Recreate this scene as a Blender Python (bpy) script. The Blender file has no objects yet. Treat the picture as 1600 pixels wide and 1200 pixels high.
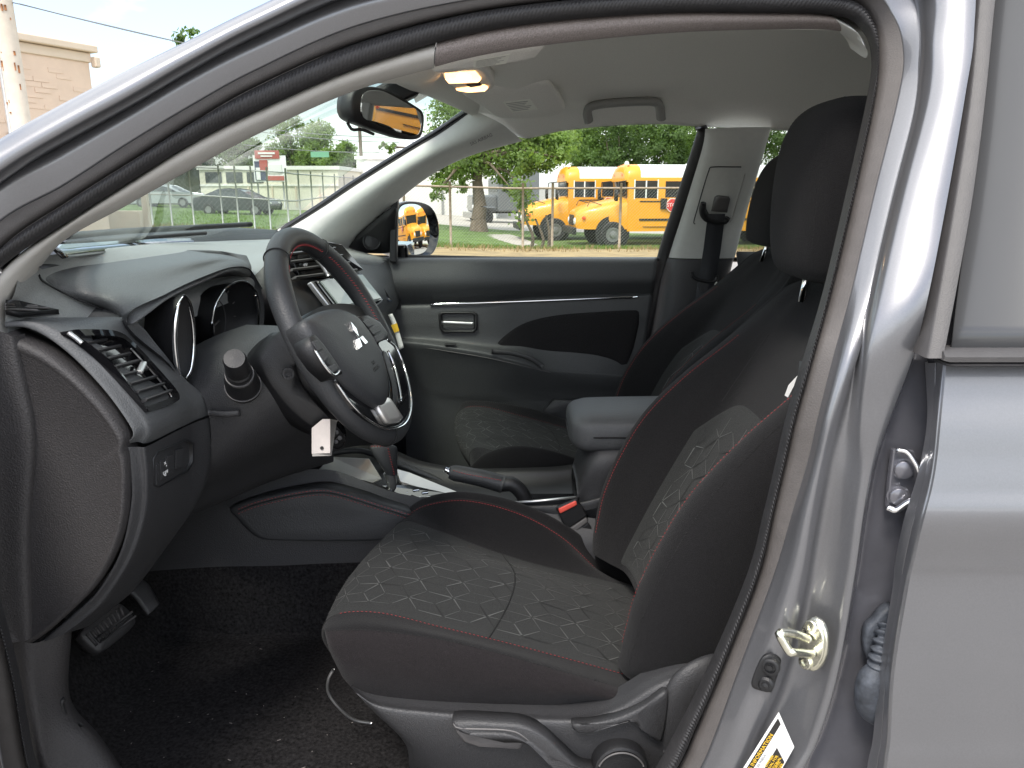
import bpy, bmesh, math, random
import numpy as np
from mathutils import Vector, Matrix

rnd = random.Random(7)
scene = bpy.context.scene
COL = scene.collection
R = math.radians

# ------------------------------------------------------------------ camera
CAM = np.array([0.0, -1.62, 1.25]); PITCH = R(14.3); FPX = 1200.0     # focal length in pixels of a 1600 x 1200 picture
cd = bpy.data.cameras.new('camera'); cam = bpy.data.objects.new('camera', cd); COL.objects.link(cam)
cam.location = CAM; cam.rotation_euler = (R(90) - PITCH, 0, 0)
cd.sensor_width = 36; cd.lens = 36 * FPX / 1600; cd.clip_start = 0.02; cd.clip_end = 3000
scene.camera = cam

# ------------------------------------------------------------------ sky, sun, exposure
SUN_EL, SUN_AZ = 58, 205        # azimuth: degrees clockwise from +Y of the place the sun stands at
w = bpy.data.worlds.new('World'); scene.world = w; w.use_nodes = True
nt = w.node_tree; N = nt.nodes; L = nt.links; N.clear()
out = N.new('ShaderNodeOutputWorld'); bg = N.new('ShaderNodeBackground'); bg.inputs[1].default_value = 0.12
sky = N.new('ShaderNodeTexSky'); sky.sky_type = 'NISHITA'; sky.sun_disc = False
sky.sun_elevation = R(SUN_EL); sky.sun_rotation = R(SUN_AZ); sky.dust_density = 2.5; sky.air_density = 1.0
tc = N.new('ShaderNodeTexCoord'); mp = N.new('ShaderNodeMapping'); mp.inputs['Scale'].default_value = (1, 1, 2.6); mp.inputs['Location'].default_value = (15.07, 7.81, 0)
no = N.new('ShaderNodeTexNoise'); no.inputs['Scale'].default_value = 1.9; no.inputs['Detail'].default_value = 7; no.inputs['Roughness'].default_value = .52
cr = N.new('ShaderNodeValToRGB'); cr.color_ramp.elements[0].position = .44; cr.color_ramp.elements[1].position = .60
cr.color_ramp.elements[0].color = (.10, .10, .10, 1); cr.color_ramp.elements[1].color = (1, 1, 1, 1)
cl = N.new('ShaderNodeMixRGB'); cl.inputs[2].default_value = (8.2, 8.3, 8.4, 1)
L.new(tc.outputs['Generated'], mp.inputs[0]); L.new(mp.outputs[0], no.inputs[0]); L.new(no.outputs[0], cr.inputs[0])
L.new(cr.outputs[0], cl.inputs[0]); L.new(sky.outputs[0], cl.inputs[1]); L.new(cl.outputs[0], bg.inputs[0]); L.new(bg.outputs[0], out.inputs[0])
sd = bpy.data.lights.new('sun', 'SUN'); sd.energy = 1.3; sd.angle = R(14); sd.color = (1, .96, .9)
so = bpy.data.objects.new('sun', sd); COL.objects.link(so)
_s = Vector((math.sin(R(SUN_AZ)) * math.cos(R(SUN_EL)), math.cos(R(SUN_AZ)) * math.cos(R(SUN_EL)), math.sin(R(SUN_EL))))
so.rotation_euler = _s.to_track_quat('Z', 'Y').to_euler()
vs = scene.view_settings; vs.view_transform = 'Standard'; vs.look = 'None'; vs.gamma = 1; vs.exposure = 1.42
scene.view_settings.use_curve_mapping = False
scene.cycles.max_bounces = 10; scene.cycles.diffuse_bounces = 5; scene.cycles.glossy_bounces = 5; scene.cycles.transparent_max_bounces = 24
scene.cycles.use_denoising = True

# ------------------------------------------------------------------ from picture to place
_F = np.array([0, math.cos(PITCH), -math.sin(PITCH)]); _U = np.array([0, math.sin(PITCH), math.cos(PITCH)])
def ray(u, v): return _F + np.array([(u - 800) / FPX, 0, 0]) - (v - 600) / FPX * _U
def P(u, v, Y):
    d = ray(u, v); return CAM + d * ((Y - CAM[1]) / d[1])
def PZ(u, v, z):
    d = ray(u, v); return CAM + d * ((z - CAM[2]) / d[2])
def skin(z):                       # half profile of the body side: upright door, glass leaning inwards
    return -.86 if z < 1.05 else -.86 + (z - 1.05) * .49
def PS(u, v, off=0.0):             # near body side, off metres inwards of the outer skin
    Y = -.8
    for _ in range(14): Y = skin(P(u, v, Y)[2]) + off
    return P(u, v, Y)
def PF(u, v, off=0.0):             # far inner side, off metres towards the cabin
    Y = .7
    for _ in range(14):
        z = P(u, v, Y)[2]; Y = (.74 if z < 1.05 else .74 - (z - 1.05) * .5) - off
    return P(u, v, Y)

# ------------------------------------------------------------------ materials
M = {}
def mat(name, col, rough=.5, metal=0, bump=0, bscale=200, vary=0, vscale=30, coat=0, spec=.5, sheen=0, emit=None, estr=0, aniso=None):
    m = bpy.data.materials.new(name); m.use_nodes = True
    t = m.node_tree; b = t.nodes['Principled BSDF']
    b.inputs['Base Color'].default_value = (*col, 1); b.inputs['Roughness'].default_value = rough; b.inputs['Metallic'].default_value = metal
    b.inputs['Specular IOR Level'].default_value = spec
    b.inputs['Coat Weight'].default_value = coat; b.inputs['Coat Roughness'].default_value = .04
    if sheen: b.inputs['Sheen Weight'].default_value = sheen; b.inputs['Sheen Roughness'].default_value = .4
    if emit: b.inputs['Emission Color'].default_value = (*emit, 1); b.inputs['Emission Strength'].default_value = estr
    c = t.nodes.new('ShaderNodeTexCoord')
    if bump:
        n = t.nodes.new('ShaderNodeTexNoise'); n.inputs['Scale'].default_value = bscale; n.inputs['Detail'].default_value = 3
        bn = t.nodes.new('ShaderNodeBump'); bn.inputs['Strength'].default_value = bump; bn.inputs['Distance'].default_value = .002
        t.links.new(c.outputs['Object'], n.inputs[0]); t.links.new(n.outputs[0], bn.inputs['Height']); t.links.new(bn.outputs[0], b.inputs['Normal'])
    if vary:
        n = t.nodes.new('ShaderNodeTexNoise'); n.inputs['Scale'].default_value = vscale; n.inputs['Detail'].default_value = 6; n.inputs['Roughness'].default_value = .6
        r_ = t.nodes.new('ShaderNodeMapRange'); r_.inputs[3].default_value = 1 - vary; r_.inputs[4].default_value = 1 + vary
        r_.inputs[1].default_value = .25; r_.inputs[2].default_value = .75
        mx = t.nodes.new('ShaderNodeVectorMath'); mx.operation = 'SCALE'; mx.inputs[0].default_value = col
        t.links.new(c.outputs['Object'], n.inputs[0]); t.links.new(n.outputs[0], r_.inputs[0]); t.links.new(r_.outputs[0], mx.inputs['Scale'])
        t.links.new(mx.outputs[0], b.inputs['Base Color'])
    M[name] = m; return m
mat('paint', (.205, .207, .218), .33, .7, .06, 900, .06, 500, coat=.8)
mat('rubber', (.026, .025, .026), .55, 0, .3, 300, .2, 60)
mat('lip', (.085, .077, .073), .62, 0, .25, 500, .12, 40)
mat('frame_vinyl', (.10, .095, .094), .45, 0, .1, 800, .05, 40)
mat('pillar_trim', (.46, .445, .415), .62, 0, .25, 700, .05, 60)
mat('pillar_far', (.55, .555, .53), .6, 0, .25, 700, .04, 60)
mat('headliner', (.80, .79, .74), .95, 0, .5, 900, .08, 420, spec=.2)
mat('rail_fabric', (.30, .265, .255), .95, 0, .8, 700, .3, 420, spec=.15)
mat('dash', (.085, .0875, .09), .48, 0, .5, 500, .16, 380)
mat('dash_top_lit', (.26, .267, .262), .5, 0, .5, 500, .12, 380)  # dark plastic; light from the windscreen is put into this paler base
mat('plastic', (.034, .034, .036), .48, 0, .5, 500, .22, 400)
mat('plastic_brown', (.034, .0315, .032), .58, 0, .6, 450, .3, 380)
mat('door_plastic', (.058, .060, .062), .46, 0, .5, 500, .2, 400)
mat('door_fabric', (.020, .019, .020), .95, 0, .9, 700, .5, 420, spec=.2)
mat('handle_grey', (.26, .26, .245), .6, 0, .3, 600, .06, 300)
mat('frame_dark', (.055, .052, .052), .5, 0, .2, 700, .1, 60)
mat('armrest_vinyl', (.075, .077, .079), .5, 0, .5, 420, .1, 300)
mat('plastic_dark', (.012, .012, .013), .45, 0, .3, 700)
mat('leather', (.030, .031, .033), .48, 0, .35, 420, .08, 300)
mat('gloss_black', (.006, .006, .007), .07, 0, coat=.5)
mat('silver_trim', (.62, .60, .57), .33, .75, .05, 600)
mat('satin', (.55, .55, .55), .3, .9, .05, 300)
mat('chrome', (.86, .87, .88), .07, 1)
mat('zinc', (.80, .79, .66), .24, 1, .15, 150, .12, 90)
mat('fabric', (.0100, .0096, .0102), .95, 0, .9, 900, .6, 520, spec=.2, sheen=.06)
mat('fabric_side', (.0145, .0122, .0130), .9, 0, .9, 900, .6, 520, spec=.2, sheen=.08)
mat('fabric_insert', (.022, .0228, .0222), .85, 0, .8, 900, .5, 520, spec=.25, sheen=.06)
mat('emboss_light', (.09, .091, .088), .5, 0)
mat('emboss_dark', (.008, .008, .008), .8, 0)
mat('red_thread', (.26, .025, .028), .7)
mat('black_thread', (.008, .008, .008), .8)
mat('belt', (.020, .021, .026), .6, 0, .6, 1200, .2, 500)
mat('carpet', (.0165, .0158, .0162), 1, 0, 1, 200, .9, 170, spec=.1)
mat('lint', (.22, .20, .19), .9)
mat('white_card', (.66, .60, .56), .7, 0, 0, 1, .05, 90)
mat('white_label', (.80, .80, .78), .6)
mat('label_paper', (.85, .86, .78), .65)
mat('yellow_print', (.80, .50, .04), .6)
mat('black_print', (.02, .018, .016), .6)
mat('grey_print', (.30, .30, .30), .6)
mat('red_plastic', (.75, .10, .07), .4)
mat('amber_lens', (1, .55, .22), .25, 0, emit=(1, .52, .2), estr=1.6)
mat('lamp_core', (1, .85, .6), .3, 0, emit=(1, .78, .45), estr=6)
mat('screen', (.30, .34, .325), .12, 0, coat=.3)
mat('mirror', (.9, .92, .92), .01, 1)
mat('tint', (.055, .056, .058), .25, 0, coat=.25, vary=.03, vscale=4)  # even grey opaque base for the near rear window
mat('grommet', (.055, .062, .075), .6, 0, .6, 120, .5, 70)
mat('primer', (.16, .16, .18), .22, .5, .1, 60, .15, 20, coat=.5)

def glass(name, tint, refl=.06, haze=0.0):
    m = bpy.data.materials.new(name); m.use_nodes = True; t = m.node_tree; n = t.nodes; n.clear()
    o = n.new('ShaderNodeOutputMaterial'); tr = n.new('ShaderNodeBsdfTransparent'); tr.inputs[0].default_value = (*tint, 1)
    g = n.new('ShaderNodeBsdfGlossy'); g.inputs['Roughness'].default_value = .01
    fr = n.new('ShaderNodeFresnel'); fr.inputs[0].default_value = 1.35
    ge = n.new('ShaderNodeNewGeometry'); mr = n.new('ShaderNodeMapRange'); mr.inputs[3].default_value = 1.35; mr.inputs[4].default_value = 1 / 1.35     # thin pane: same reflectance from both faces
    t.links.new(ge.outputs['Backfacing'], mr.inputs[0]); t.links.new(mr.outputs[0], fr.inputs[0])
    mx = n.new('ShaderNodeMixShader')
    t.links.new(fr.outputs[0], mx.inputs[0]); t.links.new(tr.outputs[0], mx.inputs[1]); t.links.new(g.outputs[0], mx.inputs[2])
    last = mx.outputs[0]
    if haze:
        d = n.new('ShaderNodeBsdfDiffuse'); d.inputs[0].default_value = (.9, .95, .9, 1); m2 = n.new('ShaderNodeMixShader'); m2.inputs[0].default_value = haze
        t.links.new(last, m2.inputs[1]); t.links.new(d.outputs[0], m2.inputs[2]); last = m2.outputs[0]
    t.links.new(last, o.inputs[0]); M[name] = m
glass('windscreen_glass', (.84, .93, .86), haze=.05)
glass('side_glass', (.96, .98, .95))
glass('rear_glass', (.78, .80, .78))
glass('far_glass', (.25, .28, .3))

# ------------------------------------------------------------------ building helpers
def put(name, me, m=None, parent=None, label=None, cat=None, group=None, kind=None, smooth=True):
    o = bpy.data.objects.new(name, me); COL.objects.link(o)
    if m: me.materials.append(M[m] if isinstance(m, str) else m)
    if smooth: me.shade_smooth()
    if parent: o.parent = parent
    if label: o['label'] = label
    if cat: o['category'] = cat
    if group: o['group'] = group
    if kind: o['kind'] = kind
    return o
def mk(name, V, F, m=None, parent=None, smooth=True, bev=0, seg=2, solid=0, sub=0, auto=None, **k):
    me = bpy.data.meshes.new(name); me.from_pydata([tuple(map(float, p)) for p in V], [], F); me.validate(); me.update()
    o = put(name, me, m, parent, smooth=smooth, **k)
    if solid: s = o.modifiers.new('solid', 'SOLIDIFY'); s.thickness = solid; s.offset = -1
    if bev: b = o.modifiers.new('bevel', 'BEVEL'); b.width = bev; b.segments = seg; b.limit_method = 'ANGLE'; b.angle_limit = R(35); b.harden_normals = False
    if sub: s = o.modifiers.new('sub', 'SUBSURF'); s.levels = s.render_levels = sub
    if smooth and auto is not None:
        try: me.set_sharp_from_angle(angle=R(auto))
        except Exception: pass
    return o
def empty(name, loc=(0, 0, 0), rz=0, label=None, cat=None, group=None):
    o = bpy.data.objects.new(name, None); COL.objects.link(o); o.location = loc; o.rotation_euler = (0, 0, rz)
    if label: o['label'] = label
    if cat: o['category'] = cat
    if group: o['group'] = group
    return o
def cr_pts(pts, n, closed=False, chord=True):
    """Catmull-Rom through pts, n samples (even in chord length when chord)."""
    p = np.array(pts, float); k = len(p)
    if k == 1: return np.repeat(p, n, 0)
    if closed: q = np.vstack([p[-1], p, p[0], p[1]]); segs = k
    else: q = np.vstack([2 * p[0] - p[1], p, 2 * p[-1] - p[-2]]); segs = k - 1
    if chord:
        pp = np.vstack([p, p[0]]) if closed else p
        d = np.linalg.norm(np.diff(pp, axis=0), axis=1) + 1e-9; cs = np.concatenate([[0], np.cumsum(d)]); cs /= cs[-1]
        tt = np.linspace(0, 1, n, endpoint=not closed)
        i = np.clip(np.searchsorted(cs, tt, 'right') - 1, 0, segs - 1); f = (tt - cs[i]) / (cs[i + 1] - cs[i])
    else:
        tt = np.linspace(0, segs, n, endpoint=not closed); i = np.clip(tt.astype(int), 0, segs - 1); f = tt - i
    a, b, c, d_ = q[i], q[i + 1], q[i + 2], q[i + 3]; f = f[:, None]
    return .5 * (2 * b + (c - a) * f + (2 * a - 5 * b + 4 * c - d_) * f ** 2 + (3 * b - a - 3 * c + d_) * f ** 3)
def _cw(f):
    return np.stack([-.5 * f + f ** 2 - .5 * f ** 3, 1 - 2.5 * f ** 2 + 1.5 * f ** 3, .5 * f + 2 * f ** 2 - 1.5 * f ** 3, -.5 * f ** 2 + .5 * f ** 3], -1)
class Surf:
    """Smooth surface through a grid of control points G[row][column]; S(r, c) with r, c in control-index units."""
    def __init__(s, G, cr_=False, cc=False):
        s.G = np.array(G, float); s.cr, s.cc = cr_, cc
    def _ax(s, t, n, closed):
        if closed:
            i = np.floor(t).astype(int); f = t - i; idx = np.stack([(i + k) % n for k in (-1, 0, 1, 2)], -1); return idx, _cw(f)
        i = np.clip(np.floor(t).astype(int), 0, max(n - 2, 0)); f = t - i
        return np.stack([i - 1, i, i + 1, i + 2], -1), _cw(f)
    def __call__(s, r, c):
        r, c = np.broadcast_arrays(np.atleast_1d(np.array(r, float)), np.atleast_1d(np.array(c, float)))
        G = s.G
        if not s.cr: G = np.concatenate([2 * G[:1] - G[1:2], G, 2 * G[-1:] - G[-2:-1]], 0)
        if not s.cc: G = np.concatenate([2 * G[:, :1] - G[:, 1:2], G, 2 * G[:, -1:] - G[:, -2:-1]], 1)
        ri, rw = s._ax(r, s.G.shape[0], s.cr); ci, cw = s._ax(c, s.G.shape[1], s.cc)
        if not s.cr: ri = np.clip(ri + 1, 0, G.shape[0] - 1)
        if not s.cc: ci = np.clip(ci + 1, 0, G.shape[1] - 1)
        res = np.zeros(r.shape + (3,))
        for a in range(4):
            for b in range(4): res += (rw[..., a] * cw[..., b])[..., None] * G[ri[..., a], ci[..., b]]
        return res
    def normal(s, r, c, e=.01):
        a = s(np.array(r) + e, c) - s(np.array(r) - e, c); b = s(r, np.array(c) + e) - s(r, np.array(c) - e)
        n = np.cross(a, b); return n / (np.linalg.norm(n, axis=-1, keepdims=True) + 1e-12)
    def grid(s, r0, r1, c0, c1, nr, nc):
        rr = np.linspace(r0, r1, nr); cc = np.linspace(c0, c1, nc); return s(*np.meshgrid(rr, cc, indexing='ij'))
def gmesh(name, g, m, parent=None, closed_c=False, closed_r=False, flip=False, cap=False, **k):
    nr, nc = g.shape[:2]; V = g.reshape(-1, 3); F = []
    for i in range(nr if closed_r else nr - 1):
        for j in range(nc if closed_c else nc - 1):
            a, b = i * nc + j, i * nc + (j + 1) % nc; c_, d = ((i + 1) % nr) * nc + (j + 1) % nc, ((i + 1) % nr) * nc + j
            F.append((a, d, c_, b) if flip else (a, b, c_, d))
    if cap:
        F.append(tuple(range(nc))); F.append(tuple(range((nr - 1) * nc, nr * nc))[::-1])
    return mk(name, V, F, m, parent, **k)
def loft(name, curves, m, parent=None, n=40, nr=None, closed=False, **k):
    """Surface through several picture-traced space curves (each resampled on its own)."""
    C_ = [cr_pts(c, n, closed) for c in curves]
    if nr: C_ = list(np.transpose(np.array([cr_pts(np.array(C_)[:, j], nr, chord=False) for j in range(n)]), (1, 0, 2)))
    return gmesh(name, np.array(C_), m, parent, closed_c=closed, **k)
def frames(path, closed=False):
    p = np.array(path, float)
    t = (np.roll(p, -1, 0) - np.roll(p, 1, 0)) if closed else np.gradient(p, axis=0)
    t /= np.linalg.norm(t, axis=1, keepdims=True) + 1e-12
    ref = np.array([0, 0, 1.]) if abs(t[0][2]) < .9 else np.array([1., 0, 0])
    n = ref - t[0] * (ref @ t[0]); n /= np.linalg.norm(n); ns = [n]
    for i in range(1, len(p)):
        n = ns[-1] - t[i] * (ns[-1] @ t[i]); n /= np.linalg.norm(n) + 1e-12; ns.append(n)
    ns = np.array(ns); return p, t, ns, np.cross(t, ns)
def tube(name, path, r, m, parent=None, n=10, closed=False, ry=None, cap=True, twist=None, **k):
    p, t, a, b = frames(path, closed); r = np.broadcast_to(np.array(r, float), (len(p),)); ry_ = r if ry is None else np.broadcast_to(np.array(ry, float), (len(p),))
    ang = np.linspace(0, 2 * np.pi, n, endpoint=False)
    g = p[:, None] + (r[:, None] * np.cos(ang))[..., None] * a[:, None] + (ry_[:, None] * np.sin(ang))[..., None] * b[:, None]
    return gmesh(name, g, m, parent, closed_c=True, closed_r=closed, cap=cap and not closed, **k)
def sweep(path, up, prof, closed=False):
    """Profile (list of (a, b)) swept: a across (t x up), b along up; up is one vector or one per point."""
    p = np.array(path, float); t = (np.roll(p, -1, 0) - np.roll(p, 1, 0)) if closed else np.gradient(p, axis=0)
    t /= np.linalg.norm(t, axis=1, keepdims=True) + 1e-12
    up = np.broadcast_to(np.array(up, float), p.shape); s = np.cross(t, up); s /= np.linalg.norm(s, axis=1, keepdims=True) + 1e-12
    u2 = np.cross(s, t); pr = np.array(prof, float)
    return p[:, None] + pr[None, :, 0, None] * s[:, None] + pr[None, :, 1, None] * u2[:, None]
def puff(name, outline, nrm, profile, m, parent=None, n=48, smooth_outline=True, closed_base=True, **k):
    """Cushion or plate: the outline drawn in towards its centre by s and raised by h along nrm for each (s, h)."""
    o = cr_pts(outline, n, True) if smooth_outline else np.array(outline, float)
    c = o.mean(0); nrm = np.array(nrm, float); nrm /= np.linalg.norm(nrm); n = len(o)
    g = np.array([o + (c - o) * s + nrm * h for s, h in profile]); V = list(g.reshape(-1, 3)); F = []
    for i in range(len(profile) - 1):
        for j in range(n): F.append((i * n + j, i * n + (j + 1) % n, (i + 1) * n + (j + 1) % n, (i + 1) * n + j))
    if closed_base: F.append(tuple(range(n))[::-1])
    F.append(tuple((len(profile) - 1) * n + j for j in range(n)))
    return mk(name, V, F, m, parent, **k)
def plate(name, outline, nrm, th, m, parent=None, bev=.001, rnd_=False, n=40, **k):
    o = cr_pts(outline, n, True) if rnd_ else np.array(outline, float)
    nrm = np.array(nrm, float); nrm /= np.linalg.norm(nrm); k_ = len(o)
    V = list(o) + list(o - nrm * th)
    F = [tuple(range(k_)), tuple(range(k_, 2 * k_))[::-1]] + [(i, k_ + i, k_ + (i + 1) % k_, (i + 1) % k_) for i in range(k_)]
    k.setdefault('smooth', False)
    return mk(name, V, F, m, parent, bev=bev, **k)
def box(name, c, s, m, parent=None, rot=(0, 0, 0), bev=.003, seg=2, **k):
    h = np.array(s) / 2; V = [(x * h[0], y * h[1], z * h[2]) for x in (-1, 1) for y in (-1, 1) for z in (-1, 1)]
    Mx = Matrix.Translation(Vector(c)) @ (rot if isinstance(rot, Matrix) else Matrix.Rotation(rot[2], 4, 'Z') @ Matrix.Rotation(rot[1], 4, 'Y') @ Matrix.Rotation(rot[0], 4, 'X'))
    V = [tuple(Mx @ Vector(v)) for v in V]
    F = [(0, 1, 3, 2), (4, 6, 7, 5), (0, 4, 5, 1), (2, 3, 7, 6), (0, 2, 6, 4), (1, 5, 7, 3)]
    k.setdefault('smooth', False)
    return mk(name, V, F, m, parent, bev=bev, seg=seg, **k)
def lathe(name, base, axis, prof, m, parent=None, n=28, **k):
    """prof: (distance along axis, radius)."""
    ax = np.array(axis, float); ax /= np.linalg.norm(ax); r0 = np.cross(ax, [0, 0, 1] if abs(ax[2]) < .9 else [1, 0, 0]); r0 /= np.linalg.norm(r0); r1 = np.cross(ax, r0)
    a = np.linspace(0, 2 * np.pi, n, endpoint=False); ring = np.cos(a)[:, None] * r0 + np.sin(a)[:, None] * r1
    g = np.array([np.array(base) + ax * d + ring * max(rr, 1e-5) for d, rr in prof])
    k.setdefault('auto', 35)
    return gmesh(name, g, m, parent, closed_c=True, cap=True, **k)
def dashes(path, nrm, ln, gap, wd, lift=.0007, slant=0):
    """Stitches along a path: vertices and faces of small raised slips."""
    p = np.array(path, float); d = np.concatenate([[0], np.cumsum(np.linalg.norm(np.diff(p, axis=0), axis=1))])
    nrm = np.broadcast_to(np.array(nrm, float), p.shape); V, F = [], []; s = 0
    at = lambda q, s_: np.array([np.interp(s_, d, q[:, i]) for i in range(3)])
    while s + ln < d[-1]:
        a, b, nn = at(p, s), at(p, s + ln), at(nrm, s + ln / 2); nn /= np.linalg.norm(nn) + 1e-9
        t = (b - a) / (np.linalg.norm(b - a) + 1e-9); sd_ = np.cross(nn, t); k = len(V)
        sl = sd_ * slant
        V += [a - sd_ * wd / 2 - sl, b - sd_ * wd / 2 + sl, b + sd_ * wd / 2 + sl, a + sd_ * wd / 2 - sl, (a + b) / 2 + nn * lift * 1.6 - sd_ * wd * .2, (a + b) / 2 + nn * lift * 1.6 + sd_ * wd * .2]
        V[k:k + 4] = [q + nn * lift * .3 for q in V[k:k + 4]]
        F += [(k, k + 1, k + 4), (k + 1, k + 2, k + 5, k + 4), (k + 2, k + 3, k + 5), (k + 3, k, k + 4, k + 5)]; s += ln + gap
    return V, F
def stitch(name, path, nrm, m, parent, ln=.004, gap=.0018, wd=.0012, n=120, lift=.0007, slant=0):
    V, F = dashes(cr_pts(path, n), nrm if np.ndim(nrm) == 1 else cr_pts(nrm, n), ln, gap, wd, lift, slant)
    return mk(name, V, F, m, parent, smooth=False, kind='stuff')
def uv(Y, pts): return [P(u, v, Y) for u, v in pts]
def uvy(pts): return [P(*q) for q in pts]
def text(name, body, loc, xdir, nrm, size, m, parent=None, align='CENTER', shear=0):
    c = bpy.data.curves.new(name, 'FONT'); c.body = body; c.size = size; c.align_x = align; c.align_y = 'CENTER'; c.extrude = .0002; c.shear = shear; c.resolution_u = 2
    tmp = bpy.data.objects.new(name, c); COL.objects.link(tmp)
    dg = bpy.context.evaluated_depsgraph_get(); me = bpy.data.meshes.new_from_object(tmp.evaluated_get(dg)); bpy.data.objects.remove(tmp)
    x = Vector(xdir).normalized(); z = Vector(nrm).normalized(); y = z.cross(x).normalized(); x = y.cross(z)
    me.transform(Matrix.Translation(Vector(loc)) @ Matrix((x, y, z)).transposed().to_4x4())
    me.materials.clear(); me.name = name
    return put(name, me, m, parent, smooth=False, kind='stuff')
# ================================================================== the car: body, glass, linings
car = empty('parked_car', (0, 0, 0), label='grey crossover with its front door wide open, black fabric seats inside', cat='car')

def row_h(v, us): return [(u, v) for u in us]
def row_v(u, vs_): return [(u, v) for v in vs_]
ST = [
    [(110, 1290), (95, 1296), (85, 1300), (60, 1310), (30, 1320), (0, 1330), (-20, 1335), (-60, 1345)],
    [(60, 1200), (48, 1203), (40, 1205), (12, 1212), (-20, 1220), (-50, 1225), (-70, 1230), (-130, 1240)],
    [(30, 1050), (20, 1052), (12, 1054), (-12, 1060), (-45, 1065), (-75, 1070), (-95, 1072), (-160, 1080)],
    row_h(900, (-8, -18, -26, -50, -85, -115, -135, -200)),
    row_h(760, (-40, -50, -58, -82, -115, -145, -165, -230)),
    row_h(610, (-52, -64, -72, -96, -130, -160, -180, -240)),
    [(-40, 490), (-52, 474), (-60, 466), (-80, 445), (-105, 415), (-125, 395), (-140, 378), (-185, 335)],
    row_v(0, (420, 396, 381, 348, 306, 284, 268, 217)),
    row_v(100, (350, 325, 313, 291, 250, 226, 207, 161)),
    row_v(200, (286, 260, 250, 226, 192, 169, 152, 109)),
    row_v(300, (224, 196, 187, 166, 132, 110, 94, 60)),
    row_v(400, (174, 143, 131, 111, 82, 60, 41, 11)),
    row_v(560, (106, 75, 62, 41, 16, -8, -28, -60)),
    row_v(760, (48, 21, 12, -3, -22, -46, -66, -100)),
    row_v(1000, (22, -4, -12, -24, -42, -66, -88, -125)),
    row_v(1200, (20, -6, -14, -26, -44, -68, -88, -125)),
    [(1310, 25), (1325, 3), (1332, -5), (1350, -16), (1368, -36), (1385, -60), (1396, -76), (1432, -115)],
    [(1348, 50), (1363, 38), (1370, 34), (1395, 25), (1420, 8), (1438, -8), (1456, -18), (1515, -52)],
    [(1361, 90), (1371, 88), (1378, 86), (1411, 82), (1430, 78), (1443, 74), (1456, 70), (1522, 50)],
    row_h(150, (1355, 1364, 1372, 1403, 1425, 1440, 1450, 1508)),
    row_h(300, (1322, 1332, 1340, 1366, 1386, 1402, 1412, 1482)),
    row_h(450, (1287, 1296, 1305, 1331, 1350, 1367, 1377, 1453)),
    row_h(552, (1257, 1268, 1276, 1303, 1325, 1342, 1356, 1428)),
    row_h(650, (1228, 1240, 1248, 1278, 1297, 1307, 1343, 1392)),
    row_h(720, (1212, 1224, 1232, 1262, 1280, 1290, 1340, 1368)),
    row_h(800, (1193, 1205, 1213, 1238, 1260, 1276, 1330, 1352)),
    row_h(900, (1166, 1180, 1190, 1208, 1240, 1260, 1318, 1337)),
    row_h(1050, (1102, 1120, 1132, 1152, 1200, 1224, 1293, 1310)),
    row_h(1150, (1051, 1074, 1090, 1115, 1160, 1184, 1262, 1280)),
    row_h(1200, (1024, 1050, 1068, 1093, 1140, 1168, 1235, 1256)),
    row_h(1300, (962, 990, 1010, 1040, 1090, 1118, 1190, 1210)),
    [(880, 1380), (900, 1392), (918, 1402), (945, 1418), (1000, 1440), (1025, 1452), (1090, 1490), (1108, 1500)],
    row_v(700, (1430, 1444, 1456, 1476, 1500, 1516, 1560, 1580)),
    row_v(420, (1410, 1422, 1432, 1450, 1475, 1492, 1530, 1550)),
    row_v(220, (1350, 1362, 1372, 1390, 1415, 1430, 1460, 1490)),
]
OFF_A = (.108, .088, .100, .092, .066, .062, .016, .030)       # roof and windscreen pillar
OFF_B = (.108, .090, .100, .090, .062, .066, .060, .056)     # lower centre pillar
def offs(k):
    f = 0 if k < 22 else min(1, (k - 21.2) / 2)
    if k >= 31: f = .6
    if 16 <= k < 22: return [.108, .088, .100, .084, .071, .064, .020, .0]
    return [a * (1 - f) + b * f for a, b in zip(OFF_A, OFF_B)]
AP = np.array([[PS(u, v, o) for (u, v), o in zip(row, offs(k))] for k, row in enumerate(ST)])    # stations x lines
NA = len(ST)
ring = lambda j, n=700: cr_pts(AP[:, j], n, True)
_pt = {j: ring(j) for j in range(8)}
def line(j, dy=0, mix=None):
    q = _pt[j].copy() if mix is None else _pt[j] * (1 - mix) + _pt[j + 1] * mix
    if abs(dy) < .007: q[:, 1] += dy * (1 - .85 * np.clip((q[:, 0] - .2) / .1, 0, 1))
    else: q[:, 1] += dy
    return q
# painted pressing of the opening: lip edge, inner step, ridge, groove, outer skin
def wl(q):
    s_ = np.clip((.98 - q[:, 2]) / .18, 0, 1); return s_ * s_ * (3 - 2 * s_) * (q[:, 0] > .1)
def linec(j, dy, mix, ex):
    q = line(j, dy, mix); q[:, 1] += ex * wl(q); return q
G = np.array([line(3, .03), line(3), line(3, -.004, .12), line(3, .006, .5), line(4, -.004), line(4, 0, .5), line(5, -.003), linec(5, .016, .3, .012), linec(5, .018, .65, .016), line(6, .004), line(6, -.005, .08), line(6, -.010, .5), line(7)])
frame = gmesh('body_frame', G, 'paint', car, closed_c=True, label='grey painted door opening with rounded pressed steel steps')
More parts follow.
